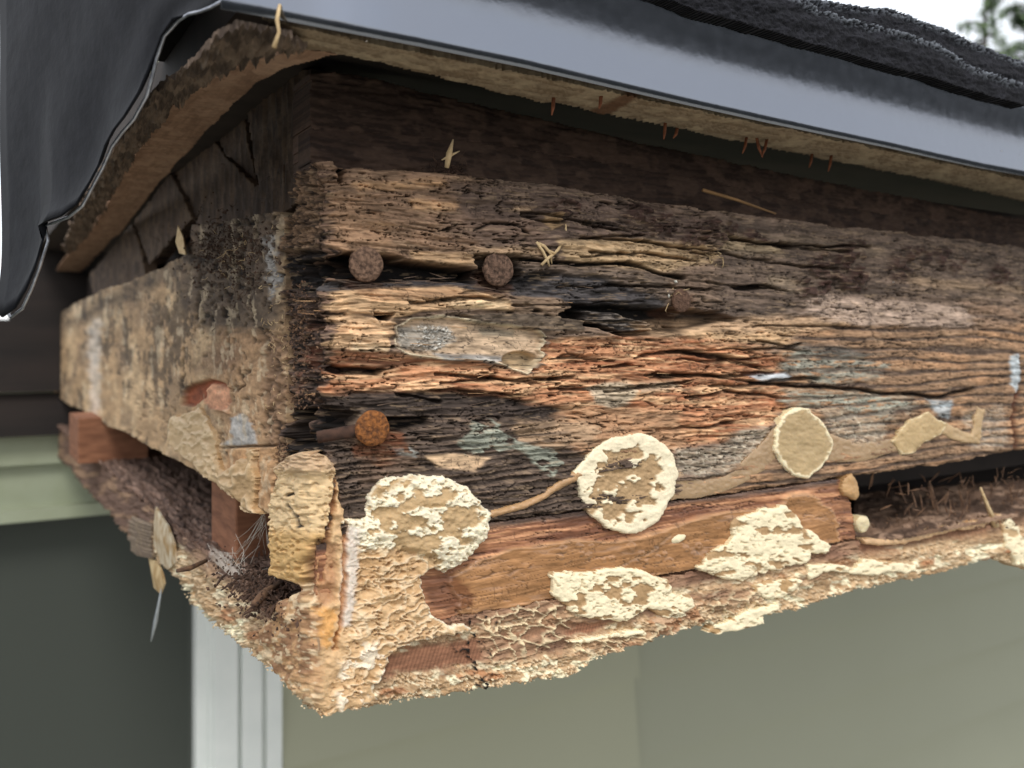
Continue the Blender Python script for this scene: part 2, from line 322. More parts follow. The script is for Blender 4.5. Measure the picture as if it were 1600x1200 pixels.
# ---- charred lower band and void round nail 4
ch = p([(490, 618), (560, 612), (700, 612), (771, 618), (850, 632), (930, 655), (880, 660), (800, 655), (700, 660), (610, 650), (560, 646), (480, 640), (480, 620)], 6, (25, 5))
A.paint(ch, '#41362f'); A.lift(ch, -10)
low = p([(484, 690), (560, 700), (620, 655), (720, 652), (850, 655), (900, 700), (1000, 720), (1080, 770), (900, 800), (700, 822), (484, 850)], 8, (20, 5)); A.paint(low, '#54463c')
A.paint(p([(560, 700), (640, 690), (660, 730), (560, 760)], 10), '#6d5645', .8)
A.paint(p([(880, 640), (1060, 640), (1080, 700), (940, 720), (870, 690)], 8, (20, 5)), '#b08560')
A.paint(p([(800, 655), (930, 660), (930, 690), (870, 700), (810, 690)], 6, (20, 5)), '#a58768', .9)
vo = p([(446, 642), (500, 636), (562, 645), (556, 662), (552, 690), (505, 694), (470, 702), (448, 690)], 4, (10, 4)); A.lift(vo, -58, True); A.paint(vo, '#120f0e')
v2 = p([(600, 652), (676, 654), (672, 664), (622, 676), (604, 680)], 3, (6, 2)); A.lift(v2, -40, True); A.paint(v2, '#15110f')
# strong ridges in the dark lower wood
rid = np.sin(zw * .55 + 4 * fbm(U / 200, Z / 60, 2, 3)) ; A.lift(low * (rid > 0), 3.0); A.paint(low * ss(.1, .9, rid), '#6f5b4b', .6)
A.paint(p([(663, 712), (700, 708), (766, 714), (737, 735), (680, 730)], 2.5, (4, 2)), '#c8a680'); A.lift(p([(663, 712), (700, 708), (766, 714), (737, 735), (680, 730)], 3, (4, 2)), 3, True)
# ---- growth rings in the sound wood at the right
rz = p([(1215, 530), (1330, 505), (1500, 515), (1612, 505), (1612, 710), (1300, 750), (1120, 775), (1060, 775), (1200, 690), (1240, 620)], 10, (20, 5))
fan = (Y - 540) / (2985 - X) * 2495                     # height on the board, straight along the grain
ring = np.sin(fan * .245 + 9 * fbm(U / 330, fan / 60, 3, 2) + 1.2 * fbm(U / 40, fan / 9, 2, 5)); rg = ss(.1, .85, ring)
A.paint(rz, '#957456'); A.paint(rz * rg, '#4e4038', .85); A.paint(rz * ss(.5, .62, n1) * (1 - rg), '#b4875f', .7)
A.H = A.H * (1 - .7 * rz); A.lift(rz * (1 - rg), 2.8)
up = p([(1120, 345), (1612, 385), (1612, 505), (1300, 505), (1130, 490)], 12); A.H = A.H * (1 - .45 * up)
rgu = ss(.2, .9, np.sin(fan * .16 + 13 * fbm(U / 260, fan / 60, 3, 6))); A.paint(up * rgu, '#4f4239', .6)
flk = ss(.36, .5, fbm(U / 40, zw / 5, 4, 5, .6)) * (.35 + .65 * (1 - rg)); A.paint(p([(1237, 538), (1330, 548), (1385, 572), (1370, 588), (1300, 600), (1230, 585)], 9, (30, 8)) * flk, '#8d8e80', .9)
A.paint(p([(1230, 536), (1300, 535), (1380, 555), (1300, 562)], 6, (24, 5)), '#4c4743', .7)
A.paint(p([(1178, 588), (1230, 582), (1240, 594), (1200, 600)], 2.5, (8, 2)), '#b3b6b8')
A.paint(p([(1225, 612), (1300, 612), (1370, 612), (1440, 628), (1440, 640), (1380, 655), (1300, 640), (1230, 630)], 9, (30, 8)) * flk, '#999a8a', .9)
A.paint(p([(1448, 622), (1490, 626), (1478, 655), (1455, 642)], 3, (5, 3)), '#a3adb0', .8)
ck = A.line([(1180, 597), (1250, 603), (1315, 606), (1381, 614), (1469, 619), (1521, 609)], 2.6, 2, (8, 4)); A.lift(ck, -20); A.paint(ck, '#2a1f19')
# silver film of old clear glue over the grain
for P_, am in (([(1055, 700), (1110, 705), (1190, 660), (1205, 680), (1180, 715), (1100, 748), (1060, 738)], .62), ([(1280, 640), (1330, 648), (1385, 662), (1380, 690), (1350, 698), (1300, 680)], .6), ([(1500, 640), (1570, 635), (1570, 700), (1520, 705)], .35)):
    m_ = p(P_, 5, (10, 5)); f1, f2 = worley(X / 13 + 2 * n1, Y / 10, 3); A.paint(m_ * (.35 + .65 * ss(.16, .04, f2 - f1)), '#cfc4aa', am); A.R = A.R * (1 - .6 * m_)
# beige lump of pulp, dark purple crumbs
pk = p([(1272, 455), (1337, 468), (1490, 478), (1530, 499), (1499, 514), (1337, 509), (1240, 492)], 5, (20, 8)); A.paint(pk, '#a8907d', .95); A.lift(pk, 6 + 9 * (bl - .5), False)
for cx, cy, r_ in ((1292, 418, 42), (1325, 395, 30), (1270, 450, 26), (1340, 440, 22), (1120, 360, 26), (1085, 372, 30), (1030, 350, 30), (990, 335, 22), (1400, 420, 26), (1430, 395, 24), (1560, 430, 20), (880, 330, 24), (1180, 372, 18), (1480, 408, 24)):
    m_ = ss(1.15, .6, np.hypot((X - cx) / r_, (Y - cy) / (r_ * .8)) + 1.6 * (bl - .5)) * ss(.4, .55, vn(X / 5, Y / 5, 1)); A.paint(m_, '#452f28', .85); A.lift(m_, 5 + 8 * vn(X / 4, Y / 4, 3))
for P_, cc in (([(1575, 556), (1590, 552), (1592, 590), (1586, 614), (1578, 600)], '#b9c0c2'), ([(845, 336), (872, 334), (880, 350), (860, 360), (848, 352)], '#a4845e')):
    m_ = p(P_, 2, (2, 2)); A.paint(m_, cc); A.lift(m_, 3, False)
ck = A.line([(1590, 612), (1583, 660), (1590, 712)], 3, 2, (2, 2)); A.lift(ck, -14); A.paint(ck, '#5c2e1c')
# grey green paint flake
gg = p([(737, 657), (775, 654), (785, 674), (805, 691), (866, 701), (874, 725), (852, 747), (818, 708), (798, 701), (754, 708), (727, 711), (714, 691), (731, 677)], 2.5, (8, 4)); gg = gg * ss(.36, .46, fbm(X / 16, Y / 8, 4, 4)); A.paint(gg, '#949685', .95); A.lift(gg, 3)
A.paint(p([(605, 700), (640, 698), (655, 712), (620, 712)], 3, (12, 5)) * ss(.45, .5, bl), '#a9aba2', .8)
# ---- pocket of old adhesive
pkt = p([(618, 512), (640, 499), (690, 494), (760, 505), (835, 512), (850, 526), (844, 560), (822, 582), (798, 574), (771, 563), (687, 560), (636, 553), (619, 542)], 3, (5, 3))
A.lift(pkt, -12, True); A.lift(pkt * bl, 7); A.paint(pkt, '#c0a383'); A.R = A.R * (1 - .2 * pkt)
rimm = np.clip(pkt * (1 - pkt) * 4, 0, 1); A.lift(rimm, 9); A.paint(rimm, '#d8c8a6', .8)
lc = p([(622, 514), (660, 506), (700, 512), (712, 530), (680, 548), (632, 548)], 5, (10, 5)); f1, f2 = worley(X / 10 + 5 * fbm(X / 14, Y / 14, 3, 5), Y / 8 + 5 * fbm(X / 12, Y / 12, 3, 6), 5); lw = ss(.2, .05, f2 - f1) * ss(.4, .55, fbm(X / 18, Y / 14, 3, 2)); A.paint(lc, '#8d8f8a', .65); A.paint(lc * lw, '#d8d6cc', .9); A.lift(lc * lw, 5)
A.paint(p([(745, 512), (812, 514), (806, 526), (760, 524)], 3), '#857a66', .8); A.paint(p([(680, 552), (790, 556), (786, 566), (700, 563)], 3, (8, 3)), '#8f9496', .7)
lip = p([(724, 490), (830, 490), (916, 500), (905, 516), (850, 518), (800, 508), (740, 502)], 3, (8, 3)); A.lift(lip, 10, True); A.paint(lip, '#5d4f41'); A.lift(lip * (bl - .5), 14)
cup = ss(1.1, .8, np.hypot((X - 817) / 27, (Y - 563) / 14)); A.lift(cup, -22); A.paint(cup, '#b09a78')
# ---- the rotten end grain round the corner
exx = X - 15 + 75 * (fbm(X / 90, Y / 8, 4, 4, .6) - .5) + 14 * (fbm(X / 30, Y / 40, 3, 6) - .5); eg = ss(494, 482, exx); A.paint(eg, '#57443a'); A.paint(eg * ss(.42, .6, bl), '#836651', .8); A.paint(eg * ss(.55, .65, fbm(X / 8, Y / 10, 4, 1)), '#1d1613', .9)
eu = ss(.5, .8, np.sin(X * 1.35 + 3 * fbm(X / 30, Y / 50, 3, 2) * 3)) * ss(400, 380, Y + 10 * A.wy); ee = ss(498, 480, X)
A.paint(ee * ss(410, 385, Y), '#8d6e52', .9); A.lift(ee * ss(420, 380, Y) * eu, 6); A.paint(ee * (1 - eu) * ss(405, 385, Y), '#3a2c22', .75)
f1, f2 = worley(X / 6, Y / 9, 2); A.lift(ee * ss(410, 430, Y), -14 * f1 - 14 * (bl - .3)); A.paint(ee * ss(.5, .7, f1), '#1e1713', .8)
bc = p([(440, 400), (492, 388), (494, 440), (470, 462), (440, 440)], 6, (4, 3)); A.paint(bc, '#161313', .95); A.lift(bc * np.sin(X * 1.1), 4)
bc = p([(440, 640), (500, 640), (500, 700), (440, 720)], 7, (6, 4)); A.paint(bc, '#191512', .9); bc = p([(436, 700), (452, 700), (446, 830), (430, 830)], 4); A.paint(bc, '#1c1512', .9)
A.paint(p([(452, 460), (478, 470), (474, 640), (452, 630)], 10, (14, 10)) * ss(.45, .6, bl), '#6b3f2c', .8)
A.paint(p([(415, 370), (432, 365), (434, 440), (424, 470), (412, 440)], 4, (5, 5)), '#9a9a9a', .5)
rk = random.Random(77)
for q_ in range(34):                                    # long splits following the grain, deeper towards the corner
    x_ = rk.uniform(500, 1250); f_ = rk.uniform(300, 640); L_ = rk.uniform(60, 230); fy = lambda xx, ff: 540 + (ff - 540) * (2985 - xx) / 2495
    if 492 < f_ < 575 and 600 < x_ + L_ and x_ < 870: continue
    P_ = [(x_ + L_ * t, fy(x_ + L_ * t, f_ + 7 * math.sin(t * 3 + q_))) for t in (0, .25, .5, .75, 1)]
    ck = A.line(P_, rk.uniform(.8, 2.4), 1.6, (10, 5)); A.lift(ck, -rk.uniform(9, 24)); A.paint(ck, '#2a1e18', .7)
    up_ = A.poly([(a, b - 1) for a, b in P_] + [(a, b - rk.uniform(5, 11)) for a, b in P_[::-1]], 3, (12, 3)); A.lift(up_, rk.uniform(2, 6))
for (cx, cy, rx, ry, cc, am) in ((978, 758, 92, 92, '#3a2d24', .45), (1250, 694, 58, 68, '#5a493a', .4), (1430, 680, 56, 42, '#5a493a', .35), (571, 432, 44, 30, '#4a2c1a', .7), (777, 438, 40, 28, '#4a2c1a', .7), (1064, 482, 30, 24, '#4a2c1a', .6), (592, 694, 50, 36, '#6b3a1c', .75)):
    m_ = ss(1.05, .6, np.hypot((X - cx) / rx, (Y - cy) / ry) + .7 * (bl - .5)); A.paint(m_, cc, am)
# crest knob at the top of the end grain
A.lift(p([(488, 252), (522, 250), (526, 282), (500, 284)], 3, (2, 2)), 4); ck = A.line([(500, 284), (530, 286)], 1.5, 1.2, (1, 1)); A.lift(ck, -10)
# ---- dirt in the cracks, streaks, small pits
A.C *= (.50 + .92 * stk)[..., None]; A.C *= (.55 + .9 * n2)[..., None]; A.paint(crk, '#1f1713', .85); A.paint(ss(.6, .74, fbm(U / 50, zw / 4, 4, 7, .6)) * ss(.4, .6, n1), '#2d231d', .6); A.paint(ss(.62, .74, fbm(U / 34, zw / 3, 3, 2, .6)), '#c9a983', .25)
dots = ss(.68, .78, fbm(X / 7, Y / 4, 3, 6, .7)) * ss(.45, .6, fbm(X / 60, Y / 40, 2, 1)); A.paint(dots, '#2a201a', .6); A.lift(dots, -2)
A.H -= 5 * ss(0, -7, -A.D0 - 7) * 0
edge = ss(8, 0, -A.D0); A.H -= edge * edge * 7 * (X > 500)
A.H -= ss(28, 0, np.abs(X - 490)) * (4 + 34 * np.clip(fbm(X / 40, Y / 13, 4, 3, .6) - .3, 0, 1))
dl_ = 46 * np.clip(fbm(X / 160, Y / 15, 4, 2, .6) - .32, 0, 1) + 30 * np.clip(fbm(X / 90, Y / 60, 2, 6) - .45, 0, 1); dl_ = dl_ * ss(248, 275, Y)
A.P[..., 0] += dl_ * K * np.where(X < 490, 1, ss(75, 0, X - 490))
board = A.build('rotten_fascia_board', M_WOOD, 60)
tag(board, 'thick rotten brown fascia board along the right side, split open round the rusty nails', 'board')
# ---- nails
def nail(x, y, r, h, h2, ax=(0, 0), shank=46, out=6, dome=.1, seed=0):
    c = pt(('v', -out * K), x, y); rr = r * (c - cam.location).dot(Vector((.5293, .8485, 0))) / F
    e = empty('nail', c); e.rotation_euler = (0, 0, 0); parent_keep(e, board)
    rn = random.Random(seed); n = 40; vs = []; fs = []
    prof = [(0, -.34), (.35, -.33), (.7, -.3), (.93, -.26), (1.0, -.14), (1.0, .0), (.9, .12), (.45, .18)]
    rings = []
    for k, (pr, pd) in enumerate(prof):
        ring = []
        for j in range(n if pr else 1):
            a = 2 * math.pi * j / n; q = pr * (1 + .014 * math.sin(3 * a + seed) + .012 * math.sin(7 * a + 2 * seed) + rn.uniform(-.012, .012))
            dz = pd + rn.uniform(-.03, .03)
            vs.append((math.cos(a) * q * rr, dz * rr, math.sin(a) * q * rr)); ring.append(len(vs) - 1)
        rings.append(ring)
    for a, b in zip(rings, rings[1:]):
        for j in range(n):
            j2 = (j + 1) % n
            if len(a) == 1: fs.append((a[0], b[j], b[j2]))
            else: fs.append((a[j], b[j], b[j2], a[j2]))
    m = mat_flat('rust_' + str(seed), h, rough=.9, spec=.2, scale=620, h2=h2, bump=1., bdist=.0012)
    o = quick_mesh('head', [tuple(v) for v in vs], fs, m, e, smooth=True)
    t = MB(); t.tube([(0, 0, 0), (ax[0] * K, shank * K * .6, ax[1] * K), (ax[0] * 1.6 * K, shank * K, ax[1] * 1.6 * K)], [rr * .38, rr * .36, rr * .34], 12); t.build('shank', mat_flat('shank_rust', '#30221b', h2='#4d362a', scale=300, rough=.95), e, True)
    return e
nl = nail(571, 413, 28, '#4b3a30', '#866a57', out=-4, seed=1); nl['label'] = 'brown rusty round nail head at left end of upper slot'
nl = nail(777, 421, 27, '#43342b', '#7a6050', out=-4, seed=2); nl['label'] = 'dark brown nail head in the middle of the upper slot'
nl = nail(1063, 470, 18.5, '#4b382d', '#6a5142', out=13, seed=3); nl['label'] = 'small reddish nail head under white crumbs'
nl = nail(581, 669, 28, '#5a3a26', '#9a6235', ax=(-50, -8), out=16, seed=4, shank=30); nl['label'] = 'orange rusted nail head standing proud over the black void'
# ---- adhesive beads and discs on the board
def glue(name, P_, parent, h=9, seed=0, tan='#b89a6d', cream=None, crust=None, plane=('v', 0.), thick=12, step=1.3, warp=(4, 4), wf=(12, 10), rim=None, foam=0, flat=6, rough=.55, mat=None, rimw=6, pits=0, h0=1, extra=None):
    P_ = np.asarray(P_, float); x0, y0 = P_.min(0) - 6; x1, y1 = P_.max(0) + 6
    g = Relief(plane, P_, rng_(x0, x1, step), rng_(y0, y1, step), warp=warp, seed=seed, wf=wf); X, Y = g.X, g.Y
    d = -g.D0; dome = np.sqrt(np.clip(1 - (1 - np.clip(d / flat, 0, 1)) ** 2, 0, 1))
    nn = fbm(X / 16, Y / 12, 4, seed + 2); n3 = fbm(X / 6, Y / 5, 3, seed + 5)
    g.H += h0 + h * dome + (nn - .5) * h * .8 + (n3 - .5) * 2.4
    g.paint(np.ones_like(X), tan); g.C *= (.86 + .28 * nn)[..., None]; g.R[:] = rough
    if foam:
        q_ = np.clip(1 - np.abs(fbm(X / foam, Y / (foam * 1.6), 3, seed, .55) - .5) * 7, 0, 1); g.H += 5 * q_; g.paint(q_ ** 2, '#e2cda5', .6)
    if 0:
        f1, f2 = worley(X / foam + nn * 2, Y / (foam * .8) + nn, seed); e_ = ss(.0, .35, f2 - f1); g.H -= e_ * 5 * ss(.25, .5, fbm(X / 50, Y / 40, 2, seed)); g.paint(1 - e_, '#e8d3ab', .7)
        f1, f2 = worley(X / (foam * .45), Y / (foam * .4), seed + 3); g.H -= 3 * ss(.45, .1, f1)
    if rim: m_ = ss(rimw, rimw * .35, d + 5 * (n3 - .5) * 2); g.paint(m_, rim, .95); g.H += m_ * ss(0, 2, d) * 2.5; g.R = g.R + m_ * .3
    if cream:
        for Q, am in cream:
            m_ = ss(2., -1., sdist(Q, X + 9 * (n3 - .5) * 2 + 4 * g.wx, Y + 7 * (nn - .5) * 2, pad=20)) if Q is not None else np.ones_like(X)
            th = fbm(X / 24, Y / 13, 4, seed + 7, .52); m_ = m_ * ss(am, am + .02, th)
            c_ = crust or '#f0e6bf'; g.paint(m_, c_, .97); g.H += m_ * (3.4 + .6 * n3); g.R = np.clip(g.R + m_ * .3, 0, .95)
            st_ = ss(.66, .72, fbm(X / 6, Y / 4, 2, seed)) * m_; g.H -= st_ * 3; g.paint(st_, '#b7a37a', .5)
    if pits:
        f1, f2 = worley(X / pits, Y / pits, seed + 4); pm = ss(.33, .22, f1) * (TAB[3][np.floor(Y / pits).astype(int) & 255, np.floor(X / pits).astype(int) & 255] > .5); g.H -= pm * 5; g.paint(pm, '#8d7448', .5)
    if extra: extra(g, nn, n3)
    g.C *= np.array([1.02, .965, .95])
    return g.build(name, mat or (M_CRUST if foam or cream else M_GLUE), thick, parent)
def ell(cx, cy, rx, ry, n=36, w=.05, s=0, a=0):
    r_ = random.Random(s); k1, k2 = r_.uniform(0, 6), r_.uniform(0, 6)
    o = []
    for i in range(n):
        t = 2 * math.pi * i / n; q = 1 + w * math.sin(2 * t + k1) + w * math.sin(3 * t + k2) + w * .4 * math.sin(7 * t + k1)
        x, y = rx * q * math.cos(t), ry * q * math.sin(t); o.append((cx + x * math.cos(a) - y * math.sin(a), cy + x * math.sin(a) + y * math.cos(a)))
    return o
g = glue('adhesive_bead', [(756, 806), (765, 796), (790, 790), (820, 780), (850, 764), (880, 742), (905, 728), (915, 745), (890, 756), (862, 772), (830, 790), (795, 802), (768, 808)], board, h=11, seed=3, tan='#b08c5f', flat=9, warp=(1.5, 1.5), rough=.4)
g['label'] = 'tan smooth strand of adhesive rising from the corner lump to the big disc'
g = glue('adhesive_bead', [(1045, 722), (1070, 740), (1100, 749), (1130, 744), (1165, 714), (1195, 684), (1212, 660), (1222, 706), (1198, 732), (1164, 754), (1130, 770), (1090, 778), (1045, 782)], board, h=3.5, seed=5, tan='#a68c68', flat=9, warp=(2, 2), rough=.35)
g['label'] = 'tan strand of adhesive dipping between the big disc and the smaller disc'
g = glue('adhesive_bead', [(1285, 672), (1320, 686), (1350, 692), (1385, 684), (1402, 678), (1405, 704), (1380, 712), (1345, 722), (1310, 722), (1285, 722)], board, h=3.5, seed=6, tan='#a68c68', flat=9, warp=(2, 2), rough=.35)
g['label'] = 'tan strand of adhesive right of the smaller disc'
DISC = [(978, 678), (1004, 676), (1030, 690), (1048, 708), (1057, 735), (1052, 765), (1040, 790), (1026, 812), (1004, 828), (975, 834), (945, 824), (920, 804), (905, 780), (899, 755), (888, 742), (905, 722), (922, 702), (948, 684)]
def disc_in(g, nn, n3):
    m_ = ss(2, -2, sdist([(922, 745), (945, 708), (985, 700), (1014, 712), (1028, 745), (1012, 785), (990, 806), (950, 817), (916, 790)], g.X + 22 * g.wx, g.Y + 20 * g.wy, pad=30)); th = fbm(g.X / 18, g.Y / 12, 3, 4)
    m_ = m_ * ss(.66, .60, th); g.paint(m_, '#a98b60', .95); g.H -= 4.5 * m_; g.H += m_ * (n3 - .5) * 4
g = glue('adhesive_disc', DISC, board, h0=5, h=6, seed=7, tan='#ece2bf', flat=8, warp=(3, 3), rough=.8, extra=disc_in, pits=0, mat=M_CRUST)
g['label'] = 'big round cream crusted adhesive disc with a tan centre'
g = glue('adhesive_disc', [(1215, 650), (1235, 636), (1258, 638), (1272, 650), (1284, 664), (1298, 688), (1296, 702), (1280, 728), (1256, 749), (1232, 742), (1214, 722), (1204, 700), (1207, 672)], board, h0=4, h=8, seed=8, tan='#b29b6e', flat=8, warp=(2.5, 2.5), rim='#efe5bd', rimw=7, rough=.6)
g['label'] = 'smaller tan adhesive disc with a thin cream rim'
g = glue('adhesive_disc', [(1388, 690), (1400, 672), (1418, 655), (1448, 642), (1462, 655), (1478, 660), (1468, 678), (1446, 690), (1428, 708), (1405, 712)], board, h=8, seed=9, tan='#b9a070', flat=8, warp=(3, 3), rim='#d8c79c', rimw=4, rough=.6)
g['label'] = 'slanting tan dab of adhesive nearest the right end of the beads'
g = glue('adhesive_bead', [(1462, 652), (1490, 668), (1515, 676), (1520, 650), (1524, 635), (1538, 640), (1532, 662), (1530, 694), (1505, 692), (1480, 684), (1462, 676)], board, h=6, seed=10, tan='#b79c70', flat=6, warp=(3, 3), rough=.5)
g['label'] = 'hooked thin bead of adhesive ending beside the right crack'
# ================================================================== INSERT STRIP and LOWER SLAB
xs = rng_(490, 1345, 1.5); ys = rng_(740, 1020, 1.4)
INS = Relief(('v', 3 * K), [(492, 850), (700, 824), (850, 805), (1100, 778), (1312, 748), (1322, 760), (1330, 790), (1338, 842), (1200, 862), (1000, 905), (800, 950), (492, 1012)], xs, ys, warp=(2, 1.5), seed=20)
stk, crk, zw = grain(INS, .35, 20, .6); X, Y, U = INS.X, INS.Y, INS.U
INS.paint(np.ones_like(X), '#9a6743'); nn = fbm(X / 60, Y / 14, 4, 21); INS.paint(ss(.45, .6, fbm(U / 200, zw / 7, 3, 22)), '#6c4029', .8); INS.paint(ss(.55, .66, fbm(U / 120, zw / 5, 3, 25)), '#c28a5e', .8)
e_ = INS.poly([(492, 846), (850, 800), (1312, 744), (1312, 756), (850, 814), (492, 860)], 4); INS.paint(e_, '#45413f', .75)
ck = INS.line([(960, 885), (1010, 862), (1045, 835)], 1.6, 1.2, (2, 2)); INS.paint(ck, '#2b1a10', .8); INS.lift(ck, -6)
# translucent golden glaze of adhesive, a smooth wave across the strip
gl = INS.poly([(700, 900), (780, 862), (880, 846), (950, 845), (1010, 838), (1080, 812), (1135, 800), (1215, 790), (1230, 772), (1270, 776), (1300, 800), (1310, 850), (1000, 905), (860, 935), (720, 960)], 5, (8, 5))
wave = fbm(X / 60, Y / 25, 3, 26); INS.paint(gl, '#a67a4a', .62); INS.H = INS.H * (1 - .8 * gl) + gl * (4 + 6 * wave); INS.R = INS.R * (1 - gl) + .22 * gl
rimg = np.clip(gl * (1 - gl) * 4, 0, 1); INS.paint(rimg, '#b98a5a', .6); INS.lift(rimg, 3)
INS.paint(INS.poly([(662, 905), (700, 895), (735, 915), (738, 945), (700, 960), (668, 940)], 5), '#6e4329', .8)
for q in range(26):
    cx, cy = random.uniform(860, 1120), random.uniform(850, 880); r_ = random.uniform(3, 7); m_ = ss(1.2, .8, np.hypot(X - cx, Y - cy) / r_); INS.lift(m_ * gl, 2.0)
INS.C *= (.62 + .76 * stk)[..., None]; INS.paint(crk, '#2a170d', .6)
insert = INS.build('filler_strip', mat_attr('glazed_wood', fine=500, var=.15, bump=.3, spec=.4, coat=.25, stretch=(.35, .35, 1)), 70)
tag(insert, 'orange brown wood strip smeared with golden glaze, wedged under the rotten board', 'board')
# drop ends on the strip
g = glue('adhesive_drop', ell(1327, 762, 13, 20, s=2), insert, h=10, seed=31, tan='#b8935f', plane=('v', -2 * K), flat=10, thick=20); g['label'] = 'amber lump at the end of the strip'
g = glue('adhesive_drop', ell(1346, 818, 10, 15, s=3), insert, h=8, seed=32, tan='#d8cba0', plane=('v', -2 * K), flat=9, rough=.5, warp=(1, 1), thick=20); g['label'] = 'pale oval drop at the right end of the strip'
g = glue('adhesive_drop', ell(1058, 841, 12, 7, s=4, a=-.5), insert, h=5, seed=33, tan='#e2d8b0', plane=('v', -2 * K), flat=7, warp=(1, 1)); g['label'] = 'small cream drop in the middle of the strip'
g = glue('crusted_adhesive', [(855, 895), (880, 890), (920, 892), (945, 885), (985, 886), (1020, 900), (1040, 905), (1045, 925), (1075, 930), (1080, 945), (1060, 960), (1040, 968), (1025, 960), (1010, 950), (985, 966), (960, 970), (920, 966), (890, 955), (870, 940), (857, 922)], insert, h=8, seed=11, tan='#ab8c60', cream=[(None, .33)], flat=7, warp=(5, 5), wf=(16, 12), plane=('v', -2 * K), thick=18)
g['label'] = 'flat cream crust patch with a toothed lower edge, left of the two on the strip'
g = glue('crusted_adhesive', [(1082, 885), (1100, 862), (1130, 850), (1140, 838), (1135, 812), (1165, 800), (1200, 792), (1225, 788), (1240, 800), (1250, 820), (1275, 835), (1295, 850), (1290, 865), (1262, 862), (1258, 878), (1220, 885), (1190, 895), (1160, 905), (1135, 905), (1110, 898)], insert, h=8, seed=12, tan='#ab8c60', cream=[(None, .35)], flat=7, warp=(5, 5), wf=(16, 12), plane=('v', -2 * K), thick=18)
g['label'] = 'large ragged cream crust patch climbing the right half of the strip'
# ---- slab
xs = np.concatenate([rng_(52, 230, 3), rng_(232, 420, 1.8), rng_(421.5, 1100, 1.4), rng_(1101.6, 1605, 1.6)]); ys = rng_(600, 1135, 1.5)
botR = [(505, 1113), (520, 1110), (600, 1098), (640, 1090), (700, 1085), (760, 1072), (830, 1062), (880, 1056), (905, 1045), (925, 1028), (960, 1016), (1020, 998), (1100, 975), (1180, 962), (1240, 952), (1330, 922), (1420, 905), (1500, 885), (1540, 872), (1580, 880), (1590, 888), (1612, 884)]
botL = [(500, 1118), (470, 1090), (440, 1055), (400, 1020), (370, 1000), (330, 970), (300, 940), (280, 905), (240, 870), (200, 840), (150, 780), (100, 725), (60, 680)]
topL = [(58, 640), (490, 1004)]; topR = [(492, 1004), (1338, 845), (1420, 835), (1540, 812), (1612, 800)]
SL = Relief(('wrap', 0.), topL + topR + botR[::-1] + botL, xs, ys, warp=(5, 5), seed=40, wf=(9, 8))
stk, crk, zw = grain(SL, .6, 40); X, Y, U = SL.X, SL.Y, SL.U; bl = fbm(X / 14, Y / 11, 4, 41); b2 = fbm(X / 45, Y / 22, 4, 43)
SL.paint(np.ones_like(X), '#9a765a'); SL.paint(ss(.45, .6, b2), '#7d5a45', .8)
SL.paint((X < 420) * 1., '#6e5547'); SL.paint((X < 420) * ss(.5, .62, bl), '#a18062', .7)
# brown panels where the foam let go show fine sawn lines
saw = ss(.2, .8, np.sin(U * .9 + Y * .35))
for P_ in ([(600, 1058), (596, 1030), (625, 1000), (680, 985), (750, 975), (760, 1000), (748, 1045), (700, 1058), (620, 1075)], [(870, 968), (900, 975), (985, 972), (980, 985), (900, 998), (865, 985)], [(1270, 905), (1300, 900), (1340, 905), (1310, 922), (1260, 930)], [(1345, 845), (1540, 820), (1545, 838), (1440, 865), (1350, 870)], [(770, 985), (850, 960), (860, 985), (800, 1010)]):
    m_ = SL.poly(P_, 3, (6, 4)); SL.H = SL.H * (1 - .9 * m_) - 5 * m_; SL.paint(m_, '#8d6146'); SL.paint(m_ * saw, '#6d4834', .7); SL.H += m_ * saw * .8
# bubbly fringe along the lower edge
fr = ss(46, 26, -SL.D0 + 14 * (bl - .5)) * (Y > 0.0) * ss(-12, 12, (Y - np.where(X < 490, 1004 - (490 - X) * .843, 1004 - (X - 490) * .187)) - 26) * (X > 235)
b5 = fbm(X / 30, Y / 18, 3, 49); f1, f2 = worley(X / 9 + 5 * b5, Y / 7 + 4 * bl, 44); SL.paint(fr, '#ab8a62', .95); SL.paint(fr * ss(.42, .6, b5), '#c9a97f', .8); SL.paint(fr * ss(.2, .0, f2 - f1) * b5, '#e6d3b0', .8); SL.lift(fr, 7 + 12 * (bl - .5)); SL.H -= fr * 8 * ss(.12, .45, f2 - f1) * ss(.35, .65, b5); SL.H -= fr * 4 * vn(X / 3, Y / 3, 2)
SL.paint(fr * ss(.60, .66, fbm(X / 18, Y / 9, 3, 46)), '#e8dcb8', .9); SL.lift(fr * ss(.60, .66, fbm(X / 12, Y / 8, 3, 46)), 3)
SL.paint(fr * ss(.62, .68, b2), '#a2683f', .7)
# lacy rings of collapsed foam
for P_ in ([(745, 965), (800, 945), (870, 940), (900, 975), (860, 1010), (770, 1040), (750, 1010)], [(880, 1000), (1040, 975), (1060, 990), (940, 1020), (900, 1030)], [(1100, 940), (1180, 915), (1200, 940), (1110, 965)]):
    m_ = SL.poly(P_, 6, (8, 6)); f1, f2 = worley(X / 26 + bl, Y / 20, 47); l_ = ss(.13, .04, f2 - f1) * m_; SL.lift(l_, 6); SL.paint(m_, '#a48060', .5); SL.paint(l_, '#dcc69c', .9)
dd = ss(.66, .72, fbm(X / 8, Y / 8, 3, 48)) * SL.poly([(700, 960), (780, 950), (770, 1090), (720, 1090)], 10); SL.paint(dd, '#1b1613'); SL.lift(dd, 5)
SL.C *= (.65 + .7 * stk)[..., None]; SL.H -= ss(12, 0, np.abs(X - 490)) * 4
slab = SL.build('bottom_board', M_WOOD, 40)
tag(slab, 'long lowest board of the box, its lower edge fringed with broken tan foam', 'board')
